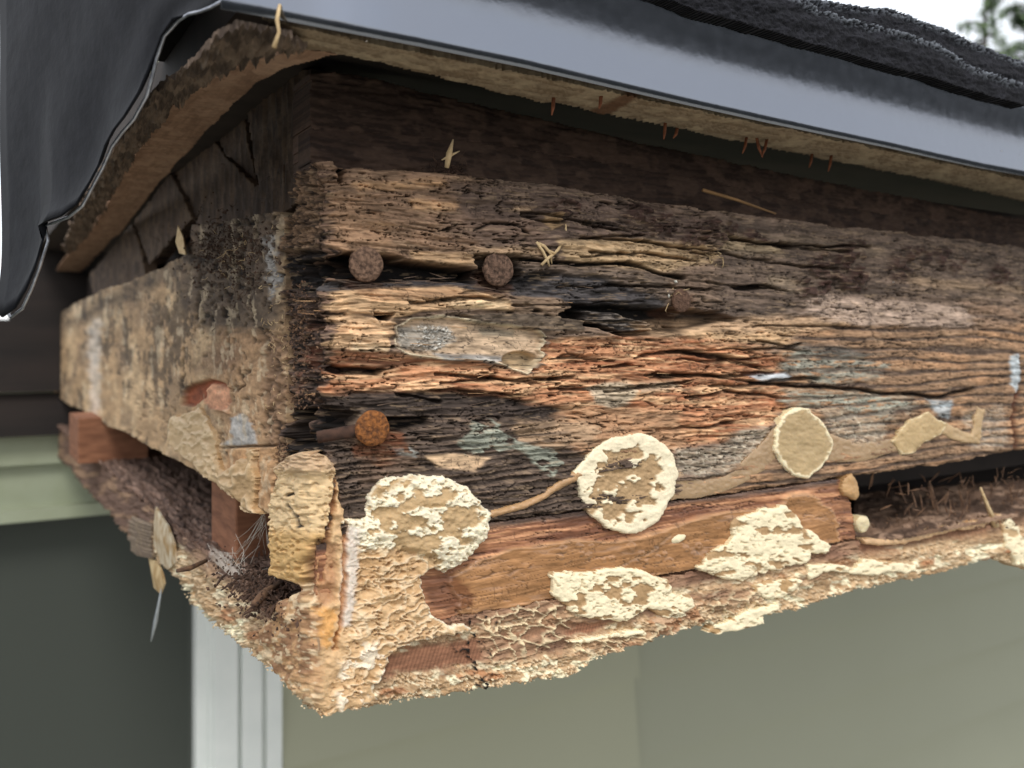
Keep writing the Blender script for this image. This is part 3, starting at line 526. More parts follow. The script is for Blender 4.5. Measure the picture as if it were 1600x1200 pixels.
# top face of the slab on the left side (the ledge) and at the right end
ZT = -(1004 - HZ) * K
xs = np.concatenate([rng_(56, 240, 2.4), rng_(242, 500, 1.6)]); ys = rng_(590, 1010, 1.6)
LT = Relief(('z', ZT), [(58, 640), (64, 600), (110, 600), (240, 690), (430, 800), (500, 820), (500, 1012), (488, 1004)], xs, ys, seed=50)
X, Y = LT.X, LT.Y; Uu = LT.P[..., 1] / K; Vv = LT.P[..., 0] / K
zz = Vv + 14 * (fbm(Uu / 150, Vv / 40, 3, 50) - .5); t = fbm(Uu / 110, zz / 14, 4, 51, .6) * 7; f = np.floor(t); LT.H += (f + ss(.6, 1, t - f) - 4) * 3.2 + 9 * (fbm(Uu / 14, Vv / 9, 4, 52) - .5) + 4 * fbm(Uu / 40, zz / 3, 2, 53)
LT.paint(np.ones_like(X), '#6b5346'); LT.paint(ss(.42, .6, fbm(Uu / 60, zz / 8, 3, 54)), '#8d7160', .9); LT.paint(ss(.5, .62, fbm(Uu / 30, zz / 6, 4, 55)), '#3b2c25', .8)
LT.paint(LT.poly([(300, 640), (430, 760), (430, 840), (330, 800), (240, 700)], 8), '#4a3a31', .4)
m_ = LT.poly([(245, 880), (270, 850), (330, 880), (380, 940), (440, 960), (492, 930), (500, 1020), (420, 1000), (300, 930)], 9, (14, 10)); LT.paint(m_, '#c7a47a', .9); LT.lift(m_, 8 + 14 * (fbm(X / 9, Y / 9, 3, 56) - .4))
m_ = LT.poly([(330, 860), (370, 865), (375, 910), (340, 915)], 6, (8, 8)) ; LT.paint(m_, '#b9b0a4', .7)
LT.build('top_face', M_WOOD, 8, slab)
xs = rng_(1330, 1606, 2); ys = rng_(720, 850, 1.6)
LR = Relief(('z', ZT), [(1334, 846), (1420, 836), (1540, 813), (1606, 801), (1606, 745), (1334, 770)], xs, ys, seed=57); X, Y = LR.X, LR.Y
LR.H += 14 * (fbm(LR.Z / 60, LR.U / 14, 4, 57) - .5) + 6 * (fbm(X / 7, Y / 5, 3, 58) - .5); LR.paint(np.ones_like(X), '#7b5f4a'); LR.paint(ss(.45, .6, fbm(X / 40, Y / 8, 4, 59)), '#4a382d', .8); LR.paint(ss(.58, .66, fbm(X / 30, Y / 6, 4, 60)), '#a2836a', .8)
LR.build('top_face', M_WOOD, 8, slab)
# adhesive on the slab
def slabglue(P_, lab, seed, **k):
    g = glue(k.pop('name', 'crusted_adhesive'), P_, slab, seed=seed, plane=('v', -3 * K), thick=14, **k); g['label'] = lab; return g
slabglue([(1170, 912), (1200, 905), (1235, 900), (1250, 905), (1240, 922), (1215, 934), (1190, 933), (1175, 925)], 'rounded cream scab below the large crust patch', 13, h=6, cream=[(None, .45)], tan='#b99766')
slabglue([(1258, 880), (1300, 880), (1330, 885), (1345, 872), (1370, 875), (1430, 880), (1428, 892), (1360, 898), (1300, 892), (1260, 904)], 'long cream strip of crust right of the scab', 14, h=6, cream=[(None, .3)], tan='#b99766')
slabglue([(1110, 975), (1140, 965), (1170, 950), (1195, 945), (1215, 940), (1212, 950), (1190, 960), (1192, 972), (1150, 985), (1120, 990), (1100, 988)], 'white crust flake on the lower edge', 15, h=6, cream=[(None, .3)], tan='#b99766')
slabglue([(880, 1000), (930, 992), (1000, 982), (1008, 990), (960, 996), (905, 1006)], 'thin cream line of crust over the lower edge', 16, h=5, cream=[(None, .35)], tan='#b99766')
slabglue([(1560, 820), (1575, 804), (1590, 830), (1604, 860), (1604, 890), (1584, 882), (1565, 850)], 'cream lump at the right end of the lower edge', 17, h=9, cream=[(None, .45)], tan='#c9ab7c')
slabglue([(1345, 842), (1400, 840), (1470, 822), (1540, 812), (1562, 800), (1566, 812), (1530, 824), (1480, 832), (1410, 850), (1350, 852)], 'thin ridge of tan adhesive along the upper edge at the right', 18, h=6, tan='#c7a477', name='adhesive_bead', flat=5)
# ================================================================== CORNER FOAM
CO = [(452, 728), (468, 712), (486, 705), (506, 712), (522, 728), (528, 770), (536, 808), (566, 806), (572, 770), (590, 748), (602, 745), (640, 740), (690, 742), (728, 762), (748, 786), (764, 798), (758, 815), (756, 838), (736, 862), (712, 884), (690, 893), (676, 884), (655, 900), (662, 930), (672, 960), (700, 975), (720, 972), (740, 985), (650, 1000), (610, 1018), (598, 1048), (578, 1075), (590, 1092), (520, 1112), (508, 1118), (492, 1104), (470, 1085), (440, 1052), (405, 1015), (420, 980), (440, 940), (478, 920), (462, 910), (432, 896), (432, 850), (432, 790), (446, 752)]
x0, y0, x1, y1 = 400, 700, 770, 1125
G = Relief(('wrap', 0.), CO, rng_(x0, x1, 1.25), rng_(y0, y1, 1.25), warp=(4, 4), seed=60, wf=(9, 8)); X, Y = G.X, G.Y
nn = fbm(X / 24, Y / 18, 4, 61); n3 = fbm(X / 6, Y / 5, 3, 62); d = -G.D0; dome = np.sqrt(np.clip(1 - (1 - np.clip(d / 9, 0, 1)) ** 2, 0, 1))
G.H += 2 + 12 * dome + 16 * (nn - .5) + 3 * (n3 - .5); G.paint(np.ones_like(X), '#d0ac7c'); G.R[:] = .7
fo = G.poly([(545, 830), (660, 860), (760, 900), (760, 1000), (590, 1060), (500, 1120), (540, 1000), (545, 900)], 10)
wx = X + 14 * (nn - .5); wy = Y + 14 * (fbm(X / 20, Y / 20, 3, 66) - .5)
w1 = fbm(X / 26, Y / 22, 3, 64); qx = X + 30 * (w1 - .5); qy = Y + 22 * (fbm(X / 30, Y / 16, 3, 60) - .5) + .25 * X; r1 = 1 - np.abs(fbm(qx / 34, qy / 15, 3, 63, .5) - .5) * 11; r2 = 1 - np.abs(fbm(qx / 13, qy / 7, 2, 61, .5) - .5) * 9; rr_ = np.clip(np.maximum(r1, r2 * .65 * ss(.4, .6, w1)), 0, 1); G.H += fo * (5 * rr_ - 3.5) * (.5 + w1); G.paint(fo * rr_ ** 2, '#e8d6b3', .7); G.paint(fo * ss(.5, .1, rr_) * ss(.42, .6, w1), '#b38b58', .6)
f1, f2 = worley(wx / 9 + w1 * 3, wy / 6, 65); pm_ = fo * ss(.42, .2, f1) * ss(.5, .6, fbm(X / 18, Y / 14, 3, 68)); G.H -= 5 * pm_; G.paint(pm_, '#a47c4c', .6)
# cream crust on the big lump
lump = G.poly([(560, 790), (590, 745), (640, 738), (700, 742), (762, 795), (758, 840), (720, 885), (690, 895), (640, 860), (560, 850)], 6); dl = np.hypot((X - 672) / 92, (Y - 812) / 72)
G.H += lump * 10 * ss(1.1, .4, dl); G.paint(lump, '#b6996c', .9)
arc = ss(.16, .08, np.abs(dl - .86 + .30 * (nn - .5)) - .03) * ((Y < 790) | (X > 690)); th = fbm(X / 24, Y / 15, 4, 67, .55)
cr = np.maximum(arc * ss(.31, .34, th), lump * ss(.51, .54, th)); cr = np.maximum(cr, G.poly([(520, 810), (566, 806), (600, 830), (600, 850), (560, 860), (545, 830)], 3, (5, 5)) * ss(.3, .34, th)) * (X > 520)
G.paint(cr, '#efe6c8', .97); G.lift(cr, 4 + 2 * (n3 - .5)); pit = ss(.64, .72, fbm(X / 5, Y / 4, 2, 5)) * cr; G.H -= pit * 4; G.paint(pit, '#b39b70', .6)
gray = G.poly([(534, 818), (558, 822), (556, 880), (548, 940), (546, 975), (528, 975), (530, 900)], 5, (5, 5)); G.paint(gray, '#d9cfc2', .85); G.H = G.H * (1 - .5 * gray) + 7 * gray
wf_ = G.poly([(560, 1000), (600, 1000), (610, 1060), (530, 1112), (520, 1080), (540, 1010)], 8, (8, 8)) * ss(.5, .55, th); G.paint(wf_, '#f0e6cf', .8); G.lift(wf_, 2)
rimm = ss(5, 1, d + 5 * (n3 - .5)) * (X > 560); G.paint(rimm, '#efe7cd', .85)
# cast block at the corner, cream above and yolk yellow below; torn groove right of it
cb = G.poly([(445, 728), (490, 702), (520, 722), (512, 800), (505, 850), (500, 915), (432, 900), (430, 800)], 3, (2, 2)); G.H = G.H * (1 - .75 * cb) + cb * (11 + 5 * nn); G.paint(cb, '#d9bc8c', .95)
G.paint(cb * ss(812, 842, Y + 20 * (nn - .5)), '#c49a55', .8); G.paint(cb * ss(745, 725, Y + 16 * (n3 - .5)), '#bfa07c', .9); G.lift(cb * ss(748, 730, Y), 5 + 10 * (n3 - .3))
for L_, w_, c__ in (([(522, 722), (516, 790), (506, 850), (500, 905)], 4, '#8a5226'), ([(500, 845), (490, 880), (488, 925)], 5, '#4a2d18'), ([(534, 815), (536, 900), (530, 960), (520, 1010)], 3, '#c07f35')):
    m_ = G.line(L_, w_, 3, (5, 5)); G.lift(m_, -13); G.paint(m_, c__, .8)
m_ = G.poly([(490, 850), (524, 850), (522, 935), (496, 950), (486, 900)], 5, (5, 5)); G.lift(m_, -10); G.paint(m_, '#a97a52', .8)
m_ = G.poly([(400, 950), (470, 925), (496, 960), (500, 1060), (470, 1080), (400, 1010)], 8, (8, 8)); G.paint(m_, '#bb9062', .85); G.paint(m_ * ss(.5, .62, fbm(X / 10, Y / 24, 3, 5)), '#7d573b', .7); G.paint(G.poly([(492, 945), (522, 950), (510, 1010), (498, 1005)], 4), '#d79b48', .8)
m_ = np.maximum(G.line([(465, 773), (474, 770)], 2, 1, (1, 1)), G.line([(466, 790), (474, 802), (480, 822)], 2.6, 1.5, (3, 3))); G.lift(m_, -7); G.paint(m_, '#1c1512', .95)
lf = ss(505, 490, X) * (1 - cb); G.H += lf * (7 * (fbm(X / 7, Y / 12, 4, 72, .65) - .5)); G.paint(lf * ss(.52, .62, fbm(X / 9, Y / 16, 4, 73)), '#8a6544', .7); G.paint(lf * ss(.58, .64, fbm(X / 7, Y / 7, 4, 75)), '#e2cda6', .7); G.H += cb * (6 * (fbm(X / 9, Y / 7, 3, 69) - .5) - 5 * ss(.60, .68, fbm(X / 6, Y / 6, 3, 70))); G.C *= np.array([1.0, .965, .935]); G.H -= ss(9, 0, np.abs(X - 490)) * 3; G.C *= (.84 + .32 * n3)[..., None]
foam = G.build('adhesive_foam', mat_attr('cured_foam', fine=700, var=.1, bump=.5, spec=.4, sss=.12), 26)
tag(foam, 'bubbly tan and cream adhesive foam wrapped round the lower corner of the box', 'adhesive')
# ================================================================== LEFT FASCIA BOARD
xs = np.concatenate([rng_(66, 250, 2.4), rng_(251.8, 440, 1.5)]); ys = rng_(320, 840, 1.8)
C_ = Relief(('u', 0.), [(72, 500), (150, 455), (225, 430), (285, 400), (300, 352), (345, 345), (385, 338), (432, 330), (441, 340), (441, 806), (432, 812), (395, 790), (250, 706), (120, 640), (70, 608)], xs, ys, warp=(3, 4), seed=70)
X, Y, U, Z = C_.X, C_.Y, C_.U, C_.Z; bl = fbm(X / 16, Y / 18, 4, 71); b3 = fbm(X / 7, Y / 8, 4, 72); vs_ = fbm(X / 9, Y / 70, 3, 73)
C_.H += (5 * (bl - .5) + 4 * (b3 - .5)) * (.35 + .65 * ss(200, 320, X)); C_.paint(np.ones_like(X), '#b0906a'); C_.paint(ss(.5, .65, vs_), '#c6a880', .7); C_.paint(ss(.55, .7, fbm(X / 22, Y / 60, 3, 74)), '#8c745b', .6)
mold = ss(.53, .60, fbm(X / 8, Y / 26, 5, 75, .68) * .6 + .4 * fbm(X / 40, Y / 60, 3, 77) + .09 * ss(600, 420, Y) - .03); C_.paint(mold * (X < 300), '#3b332d', .7)
C_.paint(C_.poly([(62, 520), (285, 395), (285, 430), (100, 520), (70, 560)], 12), '#4a3f36', .7)
C_.paint(C_.poly([(140, 500), (158, 495), (155, 650), (138, 640)], 6), '#d5cabc', .6)
C_.paint(C_.poly([(285, 330), (440, 325), (440, 500), (390, 560), (330, 520), (285, 470)], 16, (14, 12)), '#54463a', .9)
C_.paint(C_.poly([(380, 360), (440, 350), (440, 420), (390, 430)], 9, (10, 10)), '#6c5a4b', .7)
C_.paint(C_.poly([(345, 515), (420, 520), (436, 600), (432, 690), (350, 690), (330, 600)], 8, (10, 8)), '#a98560', .9)
C_.paint(C_.poly([(408, 520), (440, 520), (440, 700), (415, 700)], 6, (8, 8)), '#7c5f47', .8); C_.lift(C_.poly([(408, 520), (440, 520), (440, 800), (415, 700)], 6, (8, 8)), -5 + 12 * (b3 - .5))
rn = C_.poly([(330, 540), (378, 545), (362, 580), (300, 585)], 8, (8, 6)); C_.paint(rn, '#6e523f', .6)
tr = C_.poly([(284, 612), (300, 600), (325, 592), (350, 600), (358, 606), (358, 640), (330, 636), (318, 622), (300, 634), (282, 630)], 2.5, (5, 4)); C_.lift(tr, -14, True); C_.paint(tr, '#8b4a2c'); C_.paint(C_.poly([(322, 600), (358, 604), (358, 644), (330, 636), (318, 622)], 3, (5, 4)), '#d59a74'); C_.lift(C_.poly([(322, 600), (358, 604), (358, 644), (330, 636), (318, 622)], 3, (5, 4)), 9)
sg = C_.poly([(358, 652), (378, 645), (395, 665), (400, 694), (370, 698), (345, 694), (365, 685)], 3, (5, 4)); C_.paint(sg, '#a9a7a3', .9)
cut = C_.line([(345, 700), (436, 696)], 1.5, 1.2, (1, 1)); C_.lift(cut, -10); C_.paint(cut, '#3a2a20', .8)
C_.paint(C_.poly([(350, 702), (432, 698), (430, 800), (400, 790), (360, 760)], 4, (4, 3)), '#bb8f62', .9)
dk = ss(.62, .70, fbm(X / 7, Y / 9, 4, 76)); C_.paint(dk * ss(270, 330, X) * ss(560, 500, Y), '#1c1714', .9); C_.lift(dk * ss(270, 330, X) * ss(560, 500, Y), -7)
for L_ in ([(286, 545), (285, 605)], [(310, 400), (312, 470), (306, 500)], [(356, 510), (357, 545)], [(374, 585), (380, 600), (372, 610)], [(428, 640), (430, 700), (428, 780)]):
    m_ = C_.line(L_, 1.6, 1.2, (4, 6)); C_.lift(m_, -8); C_.paint(m_, '#1d1612', .85)
C_.paint(C_.poly([(412, 372), (430, 366), (432, 440), (424, 470), (416, 440)], 4, (6, 6)) * ss(.4, .5, b3), '#a8a5a0', .7)
sp_ = ss(.60, .67, fbm(X / 5, Y / 9, 4, 78, .6)) * ss(.44, .56, fbm(X / 40, Y / 40, 3, 79)); C_.paint(sp_, '#2a231e', .5 * ss(150, 300, X) + .05); C_.lift(sp_, -4); C_.paint(ss(.62, .7, fbm(X / 7, Y / 30, 4, 71, .6)), '#cdb897', .5)
C_.C *= np.clip(.45 + 1.1 * b3, .6, 1.3)[..., None]
C_.H -= ss(430, 441, X) * 8
left = C_.build('weathered_fascia_board', M_WOOD, 55)
tag(left, 'tan fascia board speckled with black mould, running back along the left side', 'board')
def leftglue(P_, lab, seed, **k):
    g = glue(k.pop('name', 'adhesive_patch'), P_, left, seed=seed, plane=('u', -2 * K), **k); g['label'] = lab; return g
leftglue([(268, 652), (290, 645), (318, 636), (330, 660), (340, 675), (340, 700), (345, 730), (352, 752), (385, 800), (405, 806), (380, 790), (350, 762), (322, 745), (300, 720), (275, 705), (264, 690)], 'crinkled tan adhesive smear on the left board', 80, h=6, tan='#c9ae82', flat=5, foam=11)
leftglue([(340, 700), (352, 735), (372, 722), (385, 715), (392, 702), (402, 702), (404, 760), (400, 790), (416, 806), (385, 795), (360, 765), (340, 740)], 'folded skin of tan adhesive hanging at the lower edge of the left board', 81, h=8, tan='#b99a6c', flat=6, foam=22)
# torn root clump hanging where both boards meet the eave handled below
# ================================================================== BLOCKS UNDER THE LEFT BOARD
def block(x0, x1, yb, x2, lab, mat_face, length=.09):
    """joist block: near corner at pixel (x1,yb) on the ledge, end face towards x0, side face towards x2"""
    c = pt(('z', ZT), x1, yb); dx, dy, dz = ray(x0, yb); t = (c.x - CU) / dx; v2 = CV + t * dy
    top = CZ - (828 - HZ) * K - .0005; zb = CZ + ZT - .002
    dx, dy, dz = ray(x2, yb); t = (c.y - CV) / dy; u2 = max(CU + t * dx, c.x + .03)
    b = MB(); b.box((c.x, c.y, zb), (u2, v2, top)); o = b.build('wood_block', mat_face)
    m = o.modifiers.new('bev', 'BEVEL'); m.width = .0012; m.segments = 2
    return tag(o, lab, 'block', 'blocks under the left board')
mb = mat_flat('red_brown_block', '#704832', h2='#8f6146', scale=160, stretch=(.3, .3, 1.6), bump=.6)
block(330, 368, 872, 440, 'reddish brown wood block nearest the corner, under the left board', mb)
block(108, 122, 722, 232, 'reddish brown wood block far back under the left board', mb)
# ================================================================== ROOF EDGE
def poly_relief(name, plane, P_, st, thick, fn, seed=0, warp=(3, 3), mat=None, parent=None, wf=(30, 8)):
    P_ = np.asarray(P_, float); x0, y0 = P_.min(0) - 4; x1, y1 = P_.max(0) + 4
    g = Relief(plane, P_, rng_(x0, x1, st), rng_(y0, y1, st), warp=warp, seed=seed, wf=wf); fn(g)
    if plane[0] == 'z': g.M &= (g.P[..., 1] > -.0432) & (g.P[..., 0] > -.0435 - .33 * np.maximum(g.P[..., 1], 0))
    return g.build(name, mat or M_WOOD, thick, parent)
def plank_fn(base, dark, light, amp=4, along='u', sc=1., seed=90):
    def fn(g):
        a, b = g.P[..., 0] / K, g.P[..., 1] / K; z = (g.P[..., 2] - CZ) / K
        L_, W_ = {'u': (a, z if g.plane[0] != 'z' else b), 'v': (b, z if g.plane[0] != 'z' else a), 'z': (z, b if g.plane[0] == 'u' else a)}[along]
        w = W_ + 10 * (fbm(L_ / 160, W_ / 50, 3, seed) - .5); f = fbm(L_ / 60 / sc, w / 5 / sc, 3, seed + 1, .6); k = fbm(L_ / 40, W_ / 25, 4, seed + 2)
        g.H += amp * (f - .5) * 2 + amp * (k - .5); g.paint(np.ones_like(a), base); g.paint(ss(.45, .6, f), dark, .7); g.paint(ss(.5, .65, k), light, .6); g.C *= (.8 + .4 * f)[..., None]
    return fn
ZD = .1040 + .0                      # underside of the roof deck above the eye
# right deck edge, tan raw wood seen from below
def deckR(g):
    plank_fn('#93826a', '#695741', '#aa9a7e', 2.6, 'u', 1, 91)(g)
    t = g.poly([(880, 195), (930, 170), (985, 142), (1000, 150), (950, 182), (915, 200)], 3, (2, 2)); g.paint(t, '#5d3c26', .85)
    pass
o = poly_relief('roof_deck_board', ('z', ZD), [(402, 26), (430, 34), (1000, 152), (1612, 283), (1612, 318), (1500, 292), (1240, 240), (1000, 190), (800, 150), (640, 110), (560, 92), (500, 80), (474, 78), (440, 45)], 2, 60, deckR, 90)
tag(o, 'pale tan roof deck edge showing under the metal flashing on the right', 'board')
# left deck boards: sound strip and rotten layer outside it
o = poly_relief('roof_deck_board', ('z', ZD + .001), [(560, 92), (479, 76), (400, 92), (337, 118), (270, 162), (230, 210), (202, 253), (145, 354), (101, 400), (60, 462), (40, 496), (66, 492), (110, 446), (152, 400), (189, 364), (270, 263), (330, 200), (364, 165), (405, 128), (460, 102), (526, 88)], 1.8, 8, plank_fn('#99785f', '#7b5e49', '#ab8a70', 1.6, 'v', 1.5, 95), 94, warp=(3, 3), wf=(14, 14))
tag(o, 'smooth brown roof deck board curving back along the left eave', 'board')
def rot(g):
    plank_fn('#6d5d50', '#352b25', '#8b7765', 15, 'v', .55, 99)(g)
o = poly_relief('rotten_deck_layer', ('z', ZD - .004), [(378, 30), (410, 28), (440, 42), (480, 74), (450, 84), (400, 98), (340, 122), (272, 170), (205, 258), (150, 352), (112, 398), (92, 392), (111, 345), (165, 250), (215, 180), (243, 142), (280, 112), (314, 81), (345, 52)], 1.8, 8, rot, 98, warp=(6, 6), wf=(8, 8))
tag(o, 'fibrous grey brown rotten board above the smooth left deck board', 'board')
# dark sub fascia on the right, behind the rotten board
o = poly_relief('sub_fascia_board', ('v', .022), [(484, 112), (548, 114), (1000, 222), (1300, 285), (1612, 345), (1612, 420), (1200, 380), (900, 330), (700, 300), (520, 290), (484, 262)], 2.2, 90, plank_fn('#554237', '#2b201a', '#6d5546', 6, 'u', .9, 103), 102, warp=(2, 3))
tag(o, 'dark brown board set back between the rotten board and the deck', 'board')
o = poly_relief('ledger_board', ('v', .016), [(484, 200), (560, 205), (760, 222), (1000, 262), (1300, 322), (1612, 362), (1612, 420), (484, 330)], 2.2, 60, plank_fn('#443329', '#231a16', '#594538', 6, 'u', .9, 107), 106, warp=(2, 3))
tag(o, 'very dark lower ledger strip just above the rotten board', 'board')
# dark planks on the left, above the left board
PL = [([(384, 150), (440, 122), (482, 112), (484, 300), (440, 330), (404, 300), (396, 240)], 'nearest the corner'), ([(330, 200), (380, 152), (392, 240), (402, 300), (372, 272), (352, 240)], 'second'), ([(352, 246), (400, 290), (442, 256), (446, 345), (300, 372), (310, 340)], 'low'),
      ([(270, 268), (326, 204), (348, 242), (366, 276), (306, 338), (292, 310)], 'third'), ([(210, 345), (266, 272), (288, 312), (300, 342), (232, 412), (224, 385)], 'fourth'), ([(140, 430), (206, 350), (220, 388), (228, 430), (150, 480)], 'fifth')]
labs = ['dark upright plank end nearest the corner post', 'dark plank end second from the corner, above the broken triangular one', 'broken triangular plank end resting on the left board', 'dark plank end third from the corner', 'dark plank end fourth from the corner', 'dark plank end farthest back along the left eave']
for i, (P_, _) in enumerate(PL):
    o = poly_relief('sheathing_plank', ('u', .012 + .003 * (i % 2)), [(c_[0] + (c_[0] - sum(q[0] for q in P_) / len(P_)) * .045, c_[1] + (c_[1] - sum(q[1] for q in P_) / len(P_)) * .045) for c_ in P_], 2, 40, plank_fn('#574638', '#33271f', '#6f5a46', 6, 'z', .9, 110 + i), 110 + i, warp=(2, 2), wf=(24, 30)); tag(o, labs[i], 'plank', 'plank ends above the left board')
# solid closing boards of the box: back of the eave and the roof above, so no sky leaks through
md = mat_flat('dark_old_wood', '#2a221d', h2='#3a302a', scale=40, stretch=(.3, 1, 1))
b = MB(); b.box((.04, .034, CZ - .07), (2.6, .052, CZ + .098)); b.box((.06, .14, CZ + ZT - .01), (2.6, .15, CZ - .068)); b.box((.06, .0385, CZ + ZT - .006), (2.6, .139, CZ + ZT - .004)); b.box((.06, .0525, CZ - .0675), (2.6, .1395, CZ - .064)); b.box((.034, .04, CZ - .07), (.05, 1.08, CZ + .098)); o = b.build('backing_board', md); tag(o, 'dark boards added to close the hollow inside of the eave box', 'board')
zr = CZ + .118
b = MB(); b.v += [Vector(q) for q in ((-.03, -.04, zr), (3.2, -.04, zr), (3.2, 1.3, zr + .45), (-.03, 1.3, zr + .02), (-.03, -.04, zr + .02), (3.2, -.04, zr + .02), (3.2, 1.3, zr + .47), (-.03, 1.3, zr + .05))]
b.f += [(3, 2, 1, 0), (4, 5, 6, 7), (0, 1, 5, 4), (1, 2, 6, 5), (2, 3, 7, 6), (3, 0, 4, 7)]; o = b.build('roof_sheathing', md); tag(o, 'dark roof sheathing above the eave', 'roof')
b = MB(); q = [(-.0445, -.036), (-.0445, 0), (-.040 - .35 * .13, .13), (.0, .13), (.0, -.036)]; b.v += [Vector((x, y, CZ + .138)) for x, y in q] + [Vector((x, y, CZ + .143)) for x, y in q]; b.f += [(4, 3, 2, 1, 0), (5, 6, 7, 8, 9)] + [(j, (j + 1) % 5, (j + 1) % 5 + 5, j + 5) for j in range(5)]; o = b.build('sky_gap_cover', mat_flat('black_gap_cover', '#101010', rough=.95)); tag(o, 'black sheet added to close the sky gap behind the bent left flashing', 'gap cover')  # black sheet added to keep sky out of the hollow behind the flap
# ---- metal flashing, right run: hemmed bottom, upright face, flared top
mm = bpy.data.materials.new('bronze_metal'); mm.use_nodes = True; n = mm.node_tree; pb = n.nodes['Principled BSDF']
pb.inputs['Base Color'].default_value = (.205, .22, .255, 1); pb.inputs['Metallic'].default_value = 1; pb.inputs['Roughness'].default_value = .2; pb.inputs['Specular IOR Level'].default_value = .5
tc = n.nodes.new('ShaderNodeTexCoord'); nz = n.nodes.new('ShaderNodeTexNoise'); nz.inputs['Scale'].default_value = 160; nz.inputs['Detail'].default_value = 6; n.links.new(tc.outputs['Object'], nz.inputs['Vector'])
mr = n.nodes.new('ShaderNodeMapRange'); mr.inputs[3].default_value = .12; mr.inputs[4].default_value = .26; n.links.new(nz.outputs[0], mr.inputs[0]); n.links.new(mr.outputs[0], pb.inputs['Roughness'])
bp = n.nodes.new('ShaderNodeBump'); bp.inputs['Strength'].default_value = .12; bp.inputs['Distance'].default_value = .001; n.links.new(nz.outputs[0], bp.inputs['Height']); n.links.new(bp.outputs[0], pb.inputs['Normal'])
ZB = .0992
prof = [(.045, .0002), (.0452, .004), (.0453, .010), (.0455, .0155), (.0460, .0195), (.0471, .0240), (.0488, .029), (.0508, .0345), (.0526, .040), (.0536, .044), (.053, .048), (.050, .050)]
vs = []; fs = []; npr = len(prof); L = [(0, 0)] + [(t, 0) for t in np.linspace(.02, 2.6, 60)]
for i, (s, _) in enumerate(L):
    for (o_, z_) in prof:
        wob = .0008 * math.sin(s * 9) + .0004 * math.sin(s * 31) + .00012 * math.sin(s * 97 + z_ * 90)
        vs.append((s - o_ if i == 0 else s, -o_ - wob, CZ + ZB + z_ + wob * .6 + .0040 * (1 - float(ss(.02, .27, s)))))
for i in range(len(L) - 1):
    for j in range(npr - 1): a = i * npr + j; fs.append((a, a + npr, a + npr + 1, a + 1))
flash = o = quick_mesh('metal_flashing', vs, fs, mm, smooth=True); so_ = o.modifiers.new('s', 'SOLIDIFY'); so_.thickness = .0008; so_.offset = 1
tag(o, 'dark bronze metal drip edge along the right eave, its lower half mirroring pale sky', 'flashing')
# ---- left flap: bent metal sheet, wavy torn lower edge
cur = [(352, 4), (334, 14), (318, 20), (300, 24), (284, 34), (262, 58), (250, 92), (243, 120), (235, 150), (214, 188), (196, 208), (180, 230), (166, 262), (150, 292), (134, 322), (112, 340), (90, 348), (76, 354), (80, 376), (66, 420), (54, 452), (40, 482), (22, 496), (9, 480)]
vs = []; fs = []; NR = 26
for i, (x, y) in enumerate(cur):
    B0 = pt(('flap',), x, y); xt = 10 + (x - 9) * 1.05; T0 = pt(('flap',), 352 - 354 * (i / (len(cur) - 1)) ** .8, -40)
    for j in range(NR):
        t = j / (NR - 1); q = B0.lerp(T0, t); amp = .0012 * math.sin(i * .9) * (1 - t) ** 2 + .0004 * math.sin(i * .7 + j * .35); q += Vector((-.944, -.33, 0)) * (amp + .004 * math.exp(-t * 14) * (1 if i > 3 else 0)); vs.append(q)
for i in range(len(cur) - 1):
    for j in range(NR - 1): a = i * NR + j; fs.append((a, a + 1, a + NR + 1, a + NR))
mf = mat_flat('black_sheet', '#0d0e13', h2='#15161b', rough=.55, spec=.12, scale=110, bump=.35, bdist=.0012)
o = quick_mesh('bent_flashing', vs, fs, mf, smooth=True); so_ = o.modifiers.new('s', 'SOLIDIFY'); so_.thickness = .0009; so_.offset = 0
tag(o, 'black flashing sheet bent down on the left with a wavy torn lower edge', 'flashing')
hm = MB(); hm.tube([pt(('flap',), x, y) + Vector((-.0012, -.0008, 0)) for (x, y) in cur], .0007, 6); hm.build('rim_highlight', mat_flat('rim_highlight_metal', '#8b8e96', h2='#b0b3ba', rough=.3, metal=.7, scale=300), o, True)  # bright tube added along the flap edge in place of its rim light
# ---- shingles: layered rough edges on the right
def shingle_fn(g, seed):
    X, Y = g.X, g.Y; n_ = fbm(X / 9, Y / 6, 4, seed, .65); g.H += 7 * (n_ - .5) + 3 * (vn(X / 2.6, Y / 2.4, seed) - .5) + 8 * (fbm(X / 60, Y / 14, 3, seed) - .5); g.H -= 9 * ss(-8, 30, 40 + g.D0)
    g.paint(np.ones_like(X), '#15151a'); g.paint(ss(.5, .62, n_), '#222228', .8); g.R[:] = .95
    upm = g.M & ~np.roll(g.M, 1, 0); top_ = np.argmax(g.M, 0)[None, :]; lip_ = ss(15, 1, (np.arange(g.M.shape[0])[:, None] - top_) * 1.7 + 8 * (n_ - .5)) * ss(.4, .5, vn(X / 2.6, Y / 2.2, 2)); g.paint(lip_, '#8f959e', .5); g.lift(lip_, 5)  # light catching the upper rim is painted into the colour
M_SH = mat_attr('asphalt_granules', fine=1500, var=.5, bump=1., spec=.3)
zs = [([(820, -40), (1100, -40), (1278, -6), (1337, 4), (1394, 10), (1469, 40), (1612, 97), (1612, 156), (1300, 66), (1150, 22), (1040, -14), (960, -34)], -.058, 'upper torn asphalt shingle layer with bright light painted on its ragged rim'), ([(760, -40), (1180, -40), (1277, 8), (1360, 34), (1469, 64), (1525, 101), (1612, 128), (1612, 164), (1300, 74), (1150, 30), (1040, -6), (960, -30)], -.062, 'lower asphalt shingle layer over the metal drip edge')]
